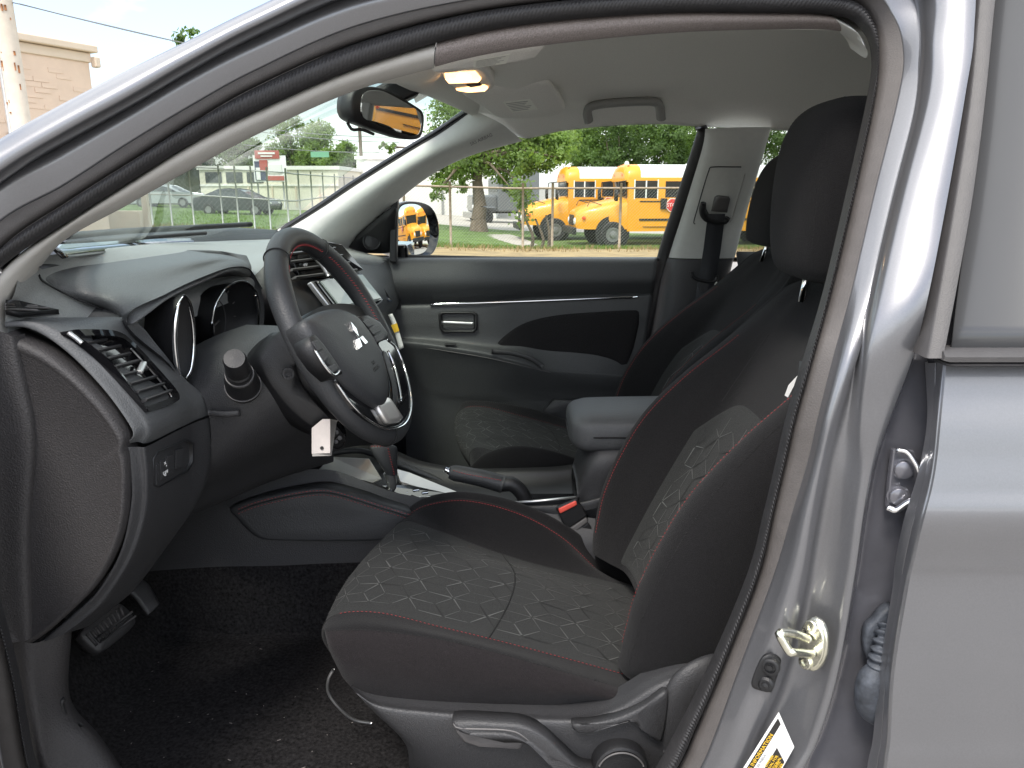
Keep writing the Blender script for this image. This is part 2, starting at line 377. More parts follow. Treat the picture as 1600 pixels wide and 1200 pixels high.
# plastic lip and rubber seal with its row of ridges
LIP = np.array([line(2, .012), line(2), line(2, -.004, .3), line(2, -.003, .8), line(3, -.002)])
gmesh('seal_lip', LIP, 'lip', frame, closed_c=True)
gmesh('seal_backing', np.array([CAM + (_pt[j] - CAM) * (1.045 if j < 3 else 1.038) for j in range(4)]), 'rubber', frame, closed_c=True)
nS = 3200
sA, sB, sC = (cr_pts(AP[:, j], nS, True) for j in (0, 1, 2))
tooth = np.where((np.arange(nS) % 4) < 2, -.0013, .0010)[:, None] * np.array([[0, 1, 0]])
SE = np.array([CAM + (sA - CAM) * 1.025, sA, sA * .6 + sB * .4 + [0, -.008, 0], sA * .25 + sB * .75 + [0, -.006, 0] + tooth * .4, sB + [0, -.001, 0] + tooth, sB * .6 + sC * .4 + tooth * .8, sB * .3 + sC * .7 + [0, .006, 0], sC + [0, .014, 0]])
gmesh('door_seal', SE, 'rubber', car, closed_c=True, label='black rubber door seal with fine ridges round the opening')

# light lining between seal and cabin: pillar plastic, woven roof rail, rear pillar piece
TT = {6: (2, 560), 7: (10, 480), 8: (90, 384), 9: (200, 320), 10: (300, 264), 11: (400, 211), 12: (560, 140), 13: (760, 85), 14: (1000, 55), 15: (1200, 46), 16: (1312, 49), 17: (1343, 74), 18: (1358, 112)}
def trim_strip(name, k0, k1, m, sub0=0, sub1=0, **kw):
    ks = list(range(k0, k1 + 1)); a = np.array([AP[k, 0] + [0, .012, 0] for k in ks]); b = np.array([PS(*TT[k], .165) for k in ks])
    mid = a * .55 + b * .45 + np.array([0, -.012, -.004]); back = b + np.array([0, .05, .02])
    S = Surf(np.array([a + [0, .02, .01], a, mid, b, back])); n = 12 * (k1 - k0)
    g = S.grid(0, 4, sub0, k1 - k0 - sub1, 25, max(n, 8)); return gmesh(name, g, m, car, **kw)
trim_strip('pillar_trim', 6, 13, 'pillar_trim', 0, .4, label='pale grey plastic lining of the near windscreen pillar')
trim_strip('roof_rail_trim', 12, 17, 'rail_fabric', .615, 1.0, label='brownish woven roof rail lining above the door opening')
trim_strip('pillar_trim', 16, 18, 'pillar_far', .02, .55)

# roof outside, rear pillar outside, sill
rz = np.array([[P_ for P_ in cr_pts(AP[7:18, 7], 30)]])[0]
rows = [rz]
for t_ in (.25, .5, .75, 1):
    q = rz.copy(); q[:, 1] = rz[:, 1] * (1 - t_) + (-rz[:, 1]) * t_; q[:, 2] += .10 * math.sin(t_ * math.pi) ** .7
    rows.append(q)
gr = np.array(rows)
gr[:, :10, 2] -= 0
gmesh('roof', gr[:, 9:], 'paint', car, solid=-.004, label='grey painted roof panel of the crossover')
x0, x1 = gr[0, -1, 0], 1.75
gmesh('rear_roof', np.array([[p + np.array([(x1 - x0) * t_, 0, -.05 * t_ * t_]) for p in gr[:, -1]] for t_ in (0, .33, .66, 1)]), 'paint', car, solid=.004)

fe = cr_pts(AP[1:7, 7], 24)
gmesh('front_fender', np.array([fe + [0, .004, 0], fe + [-.02, .0, 0], fe + [-.25, .0, -.01], fe + [-.6, .02, -.05], fe + [-.95, .08, -.12]]), 'paint', car, solid=-.004, label='grey front fender ahead of the door opening')
# recessed centre pillar behind the rear door edge
K0 = [(1528, -60), (1516, 60), (1497, 250), (1465, 450), (1445, 552), (1447, 650), (1437, 720), (1421, 770), (1400, 860), (1388, 930), (1372, 1050), (1363, 1150), (1354, 1200), (1345, 1320)]
hp = np.array([AP[k, 7] for k in range(17, 31)])
rec = [PS(u, v, .075) + np.array([.05, 0, 0]) for u, v in K0]
deep = []
for h, r_ in zip(hp, rec): deep.append(h * .72 + r_ * .28 + np.array([0, .02, 0]))
pillar = loft('centre_pillar', [hp + [0, .002, 0], hp + [.004, .012, 0], deep, rec], 'primer', car, n=60, nr=18, label='dark grey recessed centre pillar holding hinge, striker and wiring boot')

# rear door, shut: edge flange, skin with crease, glass, dark frame
KF0 = [(1444, 566), (1447, 650), (1437, 720), (1425, 765), (1410, 815), (1397, 880), (1393, 920), (1372, 1050), (1363, 1150), (1354, 1200), (1345, 1320)]
KF1 = [(1474, 566), (1466, 650), (1459, 720), (1451, 765), (1438, 815), (1423, 880), (1414, 920), (1393, 1050), (1387, 1150), (1381, 1200), (1370, 1320)]
offd = [.036, .024, .012, .004, -.004, .004, .007, .004, .002, 0, .0]
k0 = np.array([PS(*p, .034 + o) for p, o in zip(KF0, offd)]); k1 = np.array([PS(*p, o + .004) for p, o in zip(KF1, offd)]); k1b = np.array([PS(p[0] + 5, p[1], o) for p, o in zip(KF1, offd)])
door = loft('rear_door', [k0 + [.03, .03, 0], k0 + [.004, .002, 0], k0 + [0, -.003, 0], k0 * .5 + k1 * .5 + [0, -.003, 0], k0 * .3 + k1 * .7 + [0, .003, 0], k1 + [-.001, .001, 0], k1 + [0, -.002, 0], k1b], 'paint', car, n=120, nr=43, label='grey rear door, shut, with a crease below the window')
col0 = cr_pts(k1b, 120); cols = []
for dx in (0, .02, .08, .2, .45, .8):
    q = col0.copy(); top = q[0, 0]; lean = np.interp(dx, [0, .2], [0, 1]); q[:, 0] = q[:, 0] + dx * (1 + 0 * lean); cols.append(q)
gmesh('door_skin', np.array([cr_pts(np.array(cols)[:, j], 24) for j in range(120)]), 'paint', door, flip=False)
gl = [(1553, 0), (1538, 150), (1519, 300), (1500, 440), (1487, 545)]
ga = np.array([PS(u, v, .012) for u, v in [(1566, -110)] + gl])
gmesh('window_glass', np.array([cr_pts(ga, 20), cr_pts(ga, 20) + [.35, 0, 0], cr_pts(ga, 20) + [.75, 0, 0]]), 'tint', door, solid=.004, label='grey tinted rear side window')
fa = np.array([PS(u, v, .006) for u, v in [(1542, -110), (1528, 0), (1514, 150), (1492, 300), (1466, 450), (1446, 559)]])
fb = np.array([PS(u, v, .003) for u, v in [(1568, -110), (1555, 0), (1540, 150), (1521, 300), (1495, 450), (1474, 559)]])
loft('window_frame', [fa + [.002, .03, 0], fa, fa + [.002, -.003, 0], fb + [-.002, -.003, 0], fb, fb + [0, .012, 0]], 'frame_dark', door, n=40, nr=None, auto=40)
b0 = PS(1477, 548, -.002); b1 = PS(1477, 567, -.004)
for nm, pa, pb, m_ in (('belt_moulding', PS(1476, 548, -.004), PS(1476, 566, -.006), 'frame_dark'), ('belt_seal', PS(1480, 567, -.002), PS(1480, 573, -.002), 'rubber')):
    ends = [np.array([pa + [dx, .03, 0], pa + [dx, 0, 0], pa * .5 + pb * .5 + [dx, -.004, 0], pb + [dx, 0, 0], pb + [dx, .03, 0]]) for dx in (0, .006, .8)]
    ends[0] = ends[0] * .8 + ends[0].mean(0) * .2
    gmesh(nm, np.array(ends), m_, door, cap=True, auto=50)

# hinge, striker, switch, boot on the centre pillar
hn = np.array([-.35, -.93, .1]); hn /= np.linalg.norm(hn)
hc = PS(1406, 757, .072)
hinge = plate('door_hinge', [PS(u, v, .066) for u, v in ((1396, 702), (1430, 704), (1440, 760), (1424, 790), (1386, 795), (1390, 750))], (0, -1, 0), .008, 'primer', car, bev=.002, label='grey door hinge plate with two round bolts on the centre pillar')
for u, v in ((1411, 732), (1403, 774)):
    lathe('bolt', PS(u, v, .066), (-.25, -1, .05), [(0, .0125), (.002, .0125), (.002, .0105), (.007, .010), (.008, .0085), (.008, 0)], 'primer', hinge)
tube('hinge_rim', cr_pts([PS(1400, 703, .06), PS(1416, 706, .056), PS(1430, 724, .05), PS(1440, 745, .045)], 16), .0028, 'chrome', hinge)
tube('hinge_rim', cr_pts([PS(1387, 793, .06), PS(1400, 797, .054), PS(1418, 786, .05), PS(1436, 778, .045)], 16), .0038, 'chrome', hinge)
sn = np.array([-.80, -.55, .1]); sn /= np.linalg.norm(sn)
so_ = [PS(u, v, .058) for u, v in ((1252, 985), (1262, 968), (1275, 964), (1287, 975), (1291, 1000), (1289, 1025), (1276, 1045), (1262, 1049), (1253, 1040), (1256, 1015))]
sc_ = np.mean(so_, 0); ax2 = np.cross(sn, [0, 0, 1.]); ax2 /= np.linalg.norm(ax2); up2 = np.cross(ax2, sn)
ell = [sc_ + ax2 * .019 * math.cos(a) * (1) + up2 * .034 * math.sin(a) for a in np.linspace(0, 2 * math.pi, 36, endpoint=False)]
striker = puff('door_striker', ell, sn, [(0, -.004), (0, 0), (.06, .002), (.10, .0022), (.10, .004), (.16, .0055), (.3, .0055)], 'zinc', car, smooth_outline=False, label='bright zinc door striker loop on the centre pillar', auto=40)
for s_ in (-1, 1):
    lathe('screw', sc_ + up2 * .023 * s_ + ax2 * .002 + sn * .005, sn, [(0, .0085), (.003, .0085), (.004, .0075), (.004, .004), (.002, .0035), (.002, 0)], 'zinc', striker, n=20)
    text('striker_mark', 'E', sc_ + up2 * .014 * s_ + ax2 * .010 + sn * .0062, ax2, sn, .009, 'black_print', striker)
lp = [sc_ + up2 * .012 + sn * .002, sc_ + up2 * .013 + sn * .030, sc_ + up2 * .009 + sn * .041, sc_ - up2 * .012 + sn * .037, sc_ - up2 * .015 + sn * .026, sc_ - up2 * .013 + sn * .002]
lp = [PS(1262, 998, .056), PS(1240, 990, .045), PS(1220, 989, .036), PS(1219, 994, .034), PS(1232, 1016, .030), PS(1239, 1019, .030), PS(1268, 1021, .05)]
tube('striker_loop', cr_pts(lp, 60), .0052, 'zinc', striker, n=12)
swn = np.array([-.45, -.85, .1])
sw = puff('door_switch', [PS(u, v, .060) for u, v in ((1186, 1034), (1194, 1024), (1207, 1022), (1218, 1030), (1219, 1040), (1208, 1077), (1202, 1081), (1180, 1076), (1174, 1068), (1178, 1052))], swn, [(0, -.004), (0, .001), (.06, .003), (.2, .0032), (.9, .0032)], 'plastic_dark', car, label='black rubber door light switch with two round buttons')
lathe('plunger', PS(1204, 1041, .057), swn, [(0, .0115), (.004, .0105), (.005, .009), (.005, .007), (.002, .0065), (.002, .003), (.006, .003), (.006, 0)], 'plastic_dark', sw)
lathe('button_cap', PS(1197, 1068, .057), swn, [(0, .010), (.003, .0095), (.0055, .007), (.0055, .0045), (.008, .004), (.009, 0)], 'plastic_dark', sw)
boot = puff('wiring_boot', [PS(u, v, .074) for u, v in ((1360, 965), (1375, 948), (1392, 946), (1394, 1000), (1370, 1032), (1352, 1022), (1346, 998), (1350, 975))], (-.2, -1, 0), [(0, -.003), (0, .008), (.08, .012), (.2, .013), (.9, .013)], 'grommet', car, label='dusty rubber wiring boot between centre pillar and rear door')
bp = cr_pts([PS(1386, 978, .06), PS(1380, 1000, .05), PS(1374, 1025, .045), PS(1370, 1046, .045)], 60)
tube('bellows', bp, .0095 + .0028 * np.sin(np.linspace(0, 12 * math.pi, 60)), 'grommet', boot, n=16)
tube('boot_end', cr_pts([PS(1373, 1040, .045), PS(1362, 1062, .045), PS(1358, 1085, .048), PS(1362, 1108, .055), PS(1380, 1122, .06)], 24), np.interp(np.linspace(0, 1, 24), [0, .2, .6, .9, 1], [.010, .0165, .017, .014, .008]), 'grommet', boot, n=16)
for k_, (u, v, l_, an) in enumerate(((1275, 900, 30, 0), (1362, 905, 36, 0))):
    pass

# tyre and loading placard on the centre pillar
pl_ = [PS(u, v, .063) for u, v in ((1212, 1103), (1236, 1157), (1150, 1310), (1108, 1268))]
pn = np.cross(pl_[1] - pl_[0], pl_[3] - pl_[0]); pn /= np.linalg.norm(pn)
if pn[1] > 0: pn = -pn
pl_ = [p + pn * .012 for p in pl_]
def pq(a, b, h=.0):                      # a along the width (0..1), b down the length (0..1)
    top = pl_[0] * (1 - a) + pl_[1] * a; bot = pl_[3] * (1 - a) + pl_[2] * a
    return top * (1 - b) + bot * b + pn * h
plac = plate('tyre_placard', pl_, pn, .0012, 'white_label', car, bev=.0004, label='white tyre and loading placard with yellow and black print')
def pbar(nm, a0, a1, b0, b1, m_, h): return plate(nm, [pq(a0, b0, h), pq(a1, b0, h), pq(a1, b1, h), pq(a0, b1, h)], pn, .0003, m_, plac, bev=0)
pbar('header_bar', .07, .24, .03, .97, 'black_print', .0004)
pbar('warning_block', .52, .95, .16, .42, 'black_print', .0004)
wdir = pq(0, 0) - pq(0, 1); wl = np.linalg.norm(wdir); ww = np.linalg.norm(pq(1, 0) - pq(0, 0))
text('header_lettering', 'TIRE AND LOADING INFORMATION', pq(.155, .5, .0008), wdir, pn, ww * .135, 'yellow_print', plac)
text('header_lettering', 'RENSEIGNEMENTS SUR LES PNEUS', pq(.31, .5, .0006), wdir, pn, ww * .085, 'grey_print', plac)
text('warning_lettering', 'SEE OWNER\nMANUAL FOR\nADDITIONAL', pq(.63, .29, .0009), wdir, pn, ww * .09, 'yellow_print', plac)
text('warning_lettering', 'VOIR MANUEL\nDE L USAGER', pq(.84, .29, .0009), wdir, pn, ww * .09, 'yellow_print', plac)
for a_, s_ in ((.42, 'SEATING CAPACITY  TOTAL 5  FRONT 2  REAR 3'), (.53, '   FRONT 225/55R18  33 psi'), (.66, '   REAR 225/55R18  33 psi'), (.78, '   SPARE T155/90D16  60 psi'), (.90, '   230 kPa  33 psi')):
    text('small_print', s_, pq(a_, .70, .0006), wdir, pn, ww * .075, 'black_print', plac)

# ------------------------------------------------------------------ windscreen
WB = uvy([(88, 390, -.60), (150, 385, -.38), (240, 378, 0), (340, 375, .3), (425, 368, .56)])
WT = uvy([(560, 105, -.44), (585, 110, -.2), (610, 128, .05), (665, 146, .3), (738, 172, .50)])
wg = np.array([cr_pts([a, a * .5 + np.array(b) * .5 + np.array([-.02, 0, .03]), b], 14) for a, b in zip(cr_pts(WB, 30), cr_pts(WT, 30))])
windscreen = gmesh('windscreen', np.transpose(wg, (1, 0, 2)), 'windscreen_glass', car, label='slightly hazy green tinted windscreen seen from the driver side')
WE = uvy([(738, 170, .50), (690, 204, .53), (640, 234, .55), (560, 284, .58), (500, 324, .60), (445, 358, .60), (425, 369, .58)])
loft('windscreen_border', [np.array(WE) + [-.012, 0, .006], np.array(WE) + [.004, .004, -.006]], 'gloss_black', windscreen, n=40, solid=.003)
loft('windscreen_border', [np.array(WB) + [-.01, 0, .004], np.array(WB) + [.006, 0, -.012]], 'gloss_black', windscreen, n=40, solid=.003)
# cowl, bonnet and wiper outside
cow = uvy([(60, 384, -.62), (150, 374, -.30), (270, 362, .1), (390, 356, .4), (450, 356, .60)])
loft('cowl_cover', [np.array(cow) + [.0, 0, -.03], np.array(cow) + [-.03, 0, -.006], np.array(cow) + [-.13, 0, .0]], 'plastic_dark', car, n=30, flip=True)
bon = [np.array(cow) + [-.02, 0, -.06], np.array(cow) + [-.14, 0, -.004], np.array(cow) + [-.35, 0, -.03], np.array(cow) + [-.8, 0, -.13], np.array(cow) + [-1.05, 0, -.4]]
for c_ in bon[2:]: c_[:, 1] *= 1.15
loft('bonnet', bon, 'paint', car, n=30, nr=16, flip=True, solid=.004, label='grey bonnet beyond the windscreen')
wp = tube('wiper', cr_pts(uvy([(120, 386, -.45), (230, 372, -.1), (330, 365, .1), (430, 358, .35)]), 30) + np.array([-.06, 0, .012]), .006, 'plastic_dark', car, label='black windscreen wiper lying along the glass')
tube('wiper_blade', cr_pts(uvy([(140, 386, -.42), (240, 376, -.12), (350, 367, .1)]), 20) + np.array([-.04, 0, .004]), .004, 'rubber', wp)

# ------------------------------------------------------------------ far side: pillar, window, door
VE = [PF(u, v, o) for u, v, o in ((815, 219, .0), (740, 240, .0), (690, 262, 0), (650, 288, 0), (615, 317, .0), (583, 346, .0), (560, 368, .0), (546, 390, .01))]
we = np.array(WE) + [.004, 0, -.004]
mid = [a * .5 + b * .5 + np.array([.01, -.055, .0]) for a, b in zip(cr_pts(we, 8), cr_pts(VE, 8))]
m1 = [a * .75 + b * .25 + np.array([.005, -.04, .0]) for a, b in zip(cr_pts(we, 8), cr_pts(VE, 8))]
m2 = [a * .25 + b * .75 + np.array([.005, -.04, .0]) for a, b in zip(cr_pts(we, 8), cr_pts(VE, 8))]
fp = loft('pillar_trim', [we + [-.01, .04, 0], we, m1, mid, m2, VE, np.array(VE) + [0, .05, 0]], 'pillar_far', car, n=40, nr=36, label='pale grey lining of the far windscreen pillar')
text('airbag_mark', 'SRS AIRBAG', P(752, 218, .50), (.8, 0, .35), (0, -1, -.2), .012, 'frame_vinyl', fp)

# headliner: shell from the near rail over to the far window
nearH = [PS(*TT[k], .165) for k in (12, 13, 14, 15, 16)]
nearH = [PS(560, 138, .17), PS(700, 98, .17), PS(860, 68, .17), PS(1000, 55, .17), PS(1150, 47, .17), PS(1310, 47, .17), PS(1450, 55, .17), PS(1700, 70, .17), PS(2300, 100, .17)]
farH = [PF(740, 174, .05), PF(778, 198, .03), PF(818, 216, .0), PF(870, 206, .0), PF(950, 197, .0), PF(1030, 194, .0), PF(1092, 198, .0), PF(1150, 200, .0), PF(1240, 205, 0), PF(1500, 220, 0)]
XS = [-.30, -.14, 0, .16, .30, .47, .70, 1.1, 1.6]
nearH = cr_pts(nearH, 9); Gh = []
def hz(x, t):     # extra height of the roof lining: low over the visors, scooped behind them
    f = np.clip((x + .02) / .22, 0, 1); f = f * f * (3 - 2 * f)
    s_ = max(0, math.sin(t * math.pi))
    return s_ ** .55 * (.068 + .03 * f)
fh = cr_pts(farH, 9)
cols_t = [0, .05, .14, .28, .42, .55, .68, .78, .86, .93, 1]
dense_n = cr_pts(nearH, 33); dense_f = cr_pts(farH, 33)
for t_ in cols_t:
    rr = []
    for a, b in zip(dense_n, dense_f):
        p = a * (1 - t_) + b * t_; p[2] += hz(p[0], t_); rr.append(p)
    Gh.append(rr)
SH = Surf(np.array(Gh)); headliner = gmesh('headliner', SH.grid(0, 10, 0, 32, 61, 97), 'headliner', car, solid=-.006, label='light grey roof lining with a scooped front edge')

# near windscreen header: strip between glass top and roof lining
hd0 = np.array(WT) + [.0, 0, .004]
hd1 = uvy([(585, 125, -.42), (640, 128, -.2), (665, 140, .05), (700, 155, .3), (742, 178, .50)])
loft('header_trim', [hd0 + [-.02, 0, .03], hd0, np.array(hd1) + [0, 0, -.004], np.array(hd1) + [.1, 0, .05]], 'headliner', car, n=30, nr=14)

# sun visors with their warning labels
def visor(name, pts, lab, nrm_, lblpts, label):
    c_ = np.mean(pts, 0)
    v_ = puff(name, pts, nrm_, [(0, -.016), (-.008, -.008), (0, 0), (.06, .0035), (.5, .004)], 'headliner', car, n=44, label=label)
    lb = plate('warning_label', lblpts, nrm_, .0006, 'label_paper', v_, bev=0)
    a, b, c2, d = [np.array(q) for q in lblpts]; nn = np.array(nrm_) / np.linalg.norm(nrm_)
    for i in range(6):
        f0 = .12 + i * .14
        l0, l1 = a * (1 - f0) + d * f0, b * (1 - f0) + c2 * f0
        s0, e0 = l0 * .93 + l1 * .07, l0 * (.12 + .1 * (i % 3)) + l1 * (.88 - .1 * (i % 3))
        dv = (d - a) * .045
        mk('print_line', [s0 + nn * .0004, e0 + nn * .0004, e0 + dv + nn * .0004, s0 + dv + nn * .0004], [(0, 1, 2, 3)], 'grey_print', v_, smooth=False)
    return v_
def on_plane(c, n, u, v):
    d = ray(u, v); n = np.array(n); return CAM + d * (((np.array(c) - CAM) @ n) / (d @ n))
vc = P(810, 155, .25); vn = np.array([.18, -.30, -.93]); vn /= np.linalg.norm(vn)
vp = lambda u, v, h=0: on_plane(vc, vn, u, v) + vn * h
visor('sun_visor', [vp(*q) for q in ((722, 140), (790, 131), (848, 128), (862, 136), (883, 168), (872, 178), (840, 183), (783, 183), (752, 165))], None, vn, [vp(785, 157, .0046), vp(827, 152, .0046), vp(840, 168, .0046), vp(800, 173, .0046)], 'grey sun visor with a pale warning label over the passenger seat')
vc = P(790, 95, -.35); vn2 = np.array([.12, -.35, -.93]); vn2 /= np.linalg.norm(vn2)
vp2 = lambda u, v, h=0: on_plane(vc, vn2, u, v) + vn2 * h
visor('sun_visor', [vp2(*q) for q in ((675, 108), (740, 86), (845, 66), (842, 82), (826, 92), (760, 101), (700, 110))], None, vn2, [vp2(740, 90, .0046), vp2(797, 80, .0046), vp2(790, 95, .0046), vp2(739, 102, .0046)], 'grey sun visor half hidden behind the near roof rail')

# overhead lamp: the near lens is lit
oc = P(725, 125, -.05); on_ = np.array([.10, -.12, -.98]); on_ /= np.linalg.norm(on_)
op = lambda u, v, h=0: on_plane(oc, on_, u, v) + on_ * h
lampb = puff('map_lamp', [op(*q) for q in ((690, 106), (725, 104), (752, 102), (765, 116), (771, 132), (755, 138), (720, 139), (702, 128))], on_, [(-.08, -.02), (-.05, 0), (0, .004), (.2, .005)], 'headliner', car, n=40, label='overhead map lamp, one amber lens glowing')
lens = puff('lamp_lens', [op(*q, .006) for q in ((694, 110), (742, 106), (751, 117), (748, 121), (700, 123), (695, 117))], on_, [(0, -.003), (0, .002), (.1, .004), (.6, .0045)], 'amber_lens', lampb, n=40, smooth_outline=False)
puff('lamp_bulb', [op(u, v, .0112) for u, v in ((714, 109), (732, 108), (735, 113), (731, 117), (716, 117))], on_, [(0, 0), (.3, .001), (.8, .0015)], 'lamp_core', lampb, n=20)
puff('lamp_lens', [op(*q, .006) for q in ((712, 134), (756, 128), (762, 131), (758, 135), (730, 137))], on_, [(0, -.003), (0, .002), (.1, .004), (.6, .0045)], 'amber_lens', lampb, n=40, smooth_outline=False)
puff('lamp_switch', [op(*q, .006) for q in ((728, 126), (748, 123), (752, 126), (734, 129))], on_, [(0, 0), (0, .003), (.2, .004)], 'plastic', lampb, n=20, smooth_outline=False)

# inside mirror
mn = np.array([1.05, -.54, -.108]); mn /= np.linalg.norm(mn)
mc = P(606, 178, -.02)
mpn = lambda u, v, h=0: on_plane(mc, mn, u, v) + mn * h
mirr = puff('inside_mirror', [mpn(*q) for q in ((548, 160), (556, 140), (575, 136), (602, 141), (645, 164), (660, 178), (659, 205), (652, 216), (628, 216), (580, 200), (552, 186))], mn, [(.25, -.045), (.06, -.038), (-.02, -.02), (-.02, 0), (.02, .004)], 'plastic_dark', car, n=60, label='black framed inside mirror reflecting a yellow bus')
puff('mirror_glass', [mpn(*q, .0045) for q in ((561, 160), (566, 145), (580, 141), (602, 145), (642, 167), (655, 180), (654, 203), (648, 211), (630, 210), (585, 194), (563, 182))], mn, [(0, -.002), (0, 0), (.02, .0006), (.3, .0006)], 'mirror', mirr, n=60, smooth=False)
tube('mirror_arm', cr_pts([mc - mn * .04, mc - mn * .07 + [0, 0, .03], mc - mn * .09 + [.02, 0, .09]], 14), .013, 'plastic_dark', mirr)
box('sensor_housing', P(625, 140, .04) + np.array([-.02, .06, .0]), (.10, .07, .05), 'plastic_dark', mirr, rot=(0, -.45, .2), bev=.012, seg=3)
tube('mirror_cable', cr_pts([mpn(556, 192, -.02), mpn(560, 203, -.015), mpn(572, 203, -.01), mpn(590, 210, -.01)], 12), .003, 'rubber', mirr)

# grab handle
gh = [PF(u, v, .085) for u, v in ((920, 190), (918, 174), (928, 165), (970, 160), (1020, 159), (1030, 165), (1033, 186))]
tube('grab_handle', cr_pts(gh, 50), .016, 'handle_grey', car, n=14, ry=.011, label='grey grab handle folded against the far roof rail')

# window glass and black guide on the far door
WIN = [(612, 398), (618, 322), (650, 288), (690, 262), (740, 240), (800, 222), (870, 207), (950, 198), (1040, 194), (1086, 197), (1094, 208), (1086, 236), (1060, 312), (1038, 378), (1031, 402), (800, 404)]
fd = [PF(u, v, -.03) for u, v in WIN]
far_glass = plate('door_glass', fd, (0, -1, .3), .003, 'side_glass', car, bev=0, label='clear far door window looking out at the buses')
guide = [PF(u, v, -.008) for u, v in ((1094, 197), (1099, 206), (1093, 228), (1066, 310), (1043, 378), (1034, 410), (1018, 470), (1000, 560), (985, 650))]
tube('window_guide', cr_pts(guide, 50), .011, 'rubber', car, n=10, ry=.02, label='black rubber window guide along the far centre pillar')
tube('window_guide', cr_pts([PF(u, v, -.006) for u, v in ((612, 400), (800, 404), (1034, 405))], 24), .006, 'rubber', far_glass)
# ================================================================== far door lining and centre pillar
cu = [556, 640, 700, 760, 810, 860, 940]
def rightu(v): return np.interp(v, [400, 460, 560, 640, 760], [1028, 1020, 1004, 986, 955])
def drow(vs_, offs_):
    vs_ = list(np.interp(range(8), np.linspace(0, 7, len(vs_)), vs_)); offs_ = list(np.interp(range(8), np.linspace(0, 7, len(offs_)), offs_))
    us = cu + [rightu(vs_[-1])]
    return [PF(u, v, o) for u, v, o in zip(us, vs_, offs_)]
DR = [drow([403, 403], [-.035, -.035]), drow([404, 404], [.005, .005]), drow([409, 408], [.03, .03]), drow([428, 424], [.046, .044]), drow([446, 438], [.05, .046]),
      drow([464, 462, 461, 458, 455, 452, 449, 447], [.034, .034]), drow([477, 475, 473, 470, 466, 463, 460, 458], [.014]), drow([482, 481, 479, 476, 472, 469, 466, 464], [.026]),
      drow([505, 500, 497, 493], [.03, .03]), drow([526, 528, 532, 538, 540, 540, 530, 520], [.032, .032, .032, .034, .034, .03, .026, .026]),
      drow([531, 534, 541, 550, 562, 574, 580, 582], [.05, .06, .066, .07, .075, .06, .045, .03]),
      drow([536, 539, 546, 556, 568, 580, 586, 590], [.055, .066, .072, .076, .08, .066, .05, .034]),
      drow([556, 560, 566, 576, 586, 594, 598, 600], [.042, .05, .056, .06, .062, .055, .045, .03]),
      drow([590, 600, 610, 616, 618, 618, 618, 618], [.02, .024, .028, .03, .03, .03, .026, .02]),
      drow([640, 644, 646, 648, 648, 648, 648, 648], [.01, .012, .012, .015, .02, .02, .015, .01]), drow([760, 760], [.0, .0])]
SD = Surf(np.array(DR)); fdoor = gmesh('far_door', SD.grid(0, 15, 0, 7, 121, 90), 'door_plastic', car, solid=.003, label='black lining of the far front door with chrome strip and armrest')
tube('chrome_strip', cr_pts([PF(u, v, o) for u, v, o in ((672, 476, .034), (760, 473, .036), (870, 469, .036), (996, 464, .034))], 40), .0042, 'chrome', fdoor, n=8, ry=.003)
ins = [PF(u, v, .03) for u, v in ((768, 547), (790, 522), (822, 503), (870, 492), (930, 487), (985, 484), (999, 486), (1000, 496), (993, 530), (985, 562), (978, 578), (960, 581), (900, 580), (862, 576), (850, 568), (815, 556))]
puff('door_fabric', ins, (0, -1, .15), [(0, -.01), (0, .001), (.04, .006), (.12, .008), (.6, .008)], 'door_fabric', fdoor, n=70)
hb = [PF(u, v, .036) for u, v in ((685, 491), (690, 487), (740, 487), (746, 491), (746, 514), (741, 519), (692, 519), (687, 514))]
hbz = puff('handle_bezel', hb, (0, -1, 0), [(0, -.01), (0, .005), (.06, .007), (.14, .006), (.20, -.004), (.9, -.006)], 'plastic_dark', fdoor, n=40, smooth_outline=False)
tube('door_handle', cr_pts([PF(u, v, .048) for u, v in ((690, 504), (715, 505), (740, 506))], 14), .0055, 'satin', fdoor, n=10, ry=.003)
tube('pull_ledge', cr_pts([PF(u, v, .088) for u, v in ((768, 549), (800, 552), (828, 560), (848, 573))], 20), .008, 'plastic', fdoor, n=10, ry=.004)
box('window_switch', PF(704, 538, .074), (.035, .012, .006), 'plastic_dark', fdoor, bev=.002)
tube('armrest_seam', cr_pts([PF(u, v, o + .002) for u, v, o in ((560, 538, .055), (650, 542, .066), (700, 549, .072), (760, 559, .077), (810, 570, .08), (860, 582, .066))], 30), .0012, 'frame_vinyl', fdoor, n=6)
pk = [PF(u, v, .03) for u, v in ((848, 640), (864, 623), (980, 628), (976, 660), (850, 660))]
puff('door_pocket', pk, (0, -1, .2), [(0, -.02), (0, .03), (.06, .036), (.5, .036)], 'plastic', fdoor, n=30, smooth_outline=False)
# speaker grille line and sail panel with tweeter
sail = puff('sail_panel', [PF(u, v, .02) for u, v in ((545, 386), (556, 370), (578, 350), (600, 332), (614, 322), (620, 326), (614, 394), (600, 396), (556, 395))], (.3, -1, .1), [(0, -.03), (0, .0), (.03, .004), (.6, .005)], 'plastic_dark', car, n=50, smooth_outline=False, label='black triangular sail panel with a round tweeter')
lathe('tweeter', PF(581, 377, .026), (.3, -1, .15), [(-.004, .027), (.003, .027), (.005, .024), (.004, .021), (.006, .02), (.008, .012), (.009, 0)], 'plastic_dark', sail, n=32)
box('window_channel', PF(616, 360, .01), (.022, .03, .19), 'plastic_dark', sail, bev=.006, rot=(0, .06, 0))

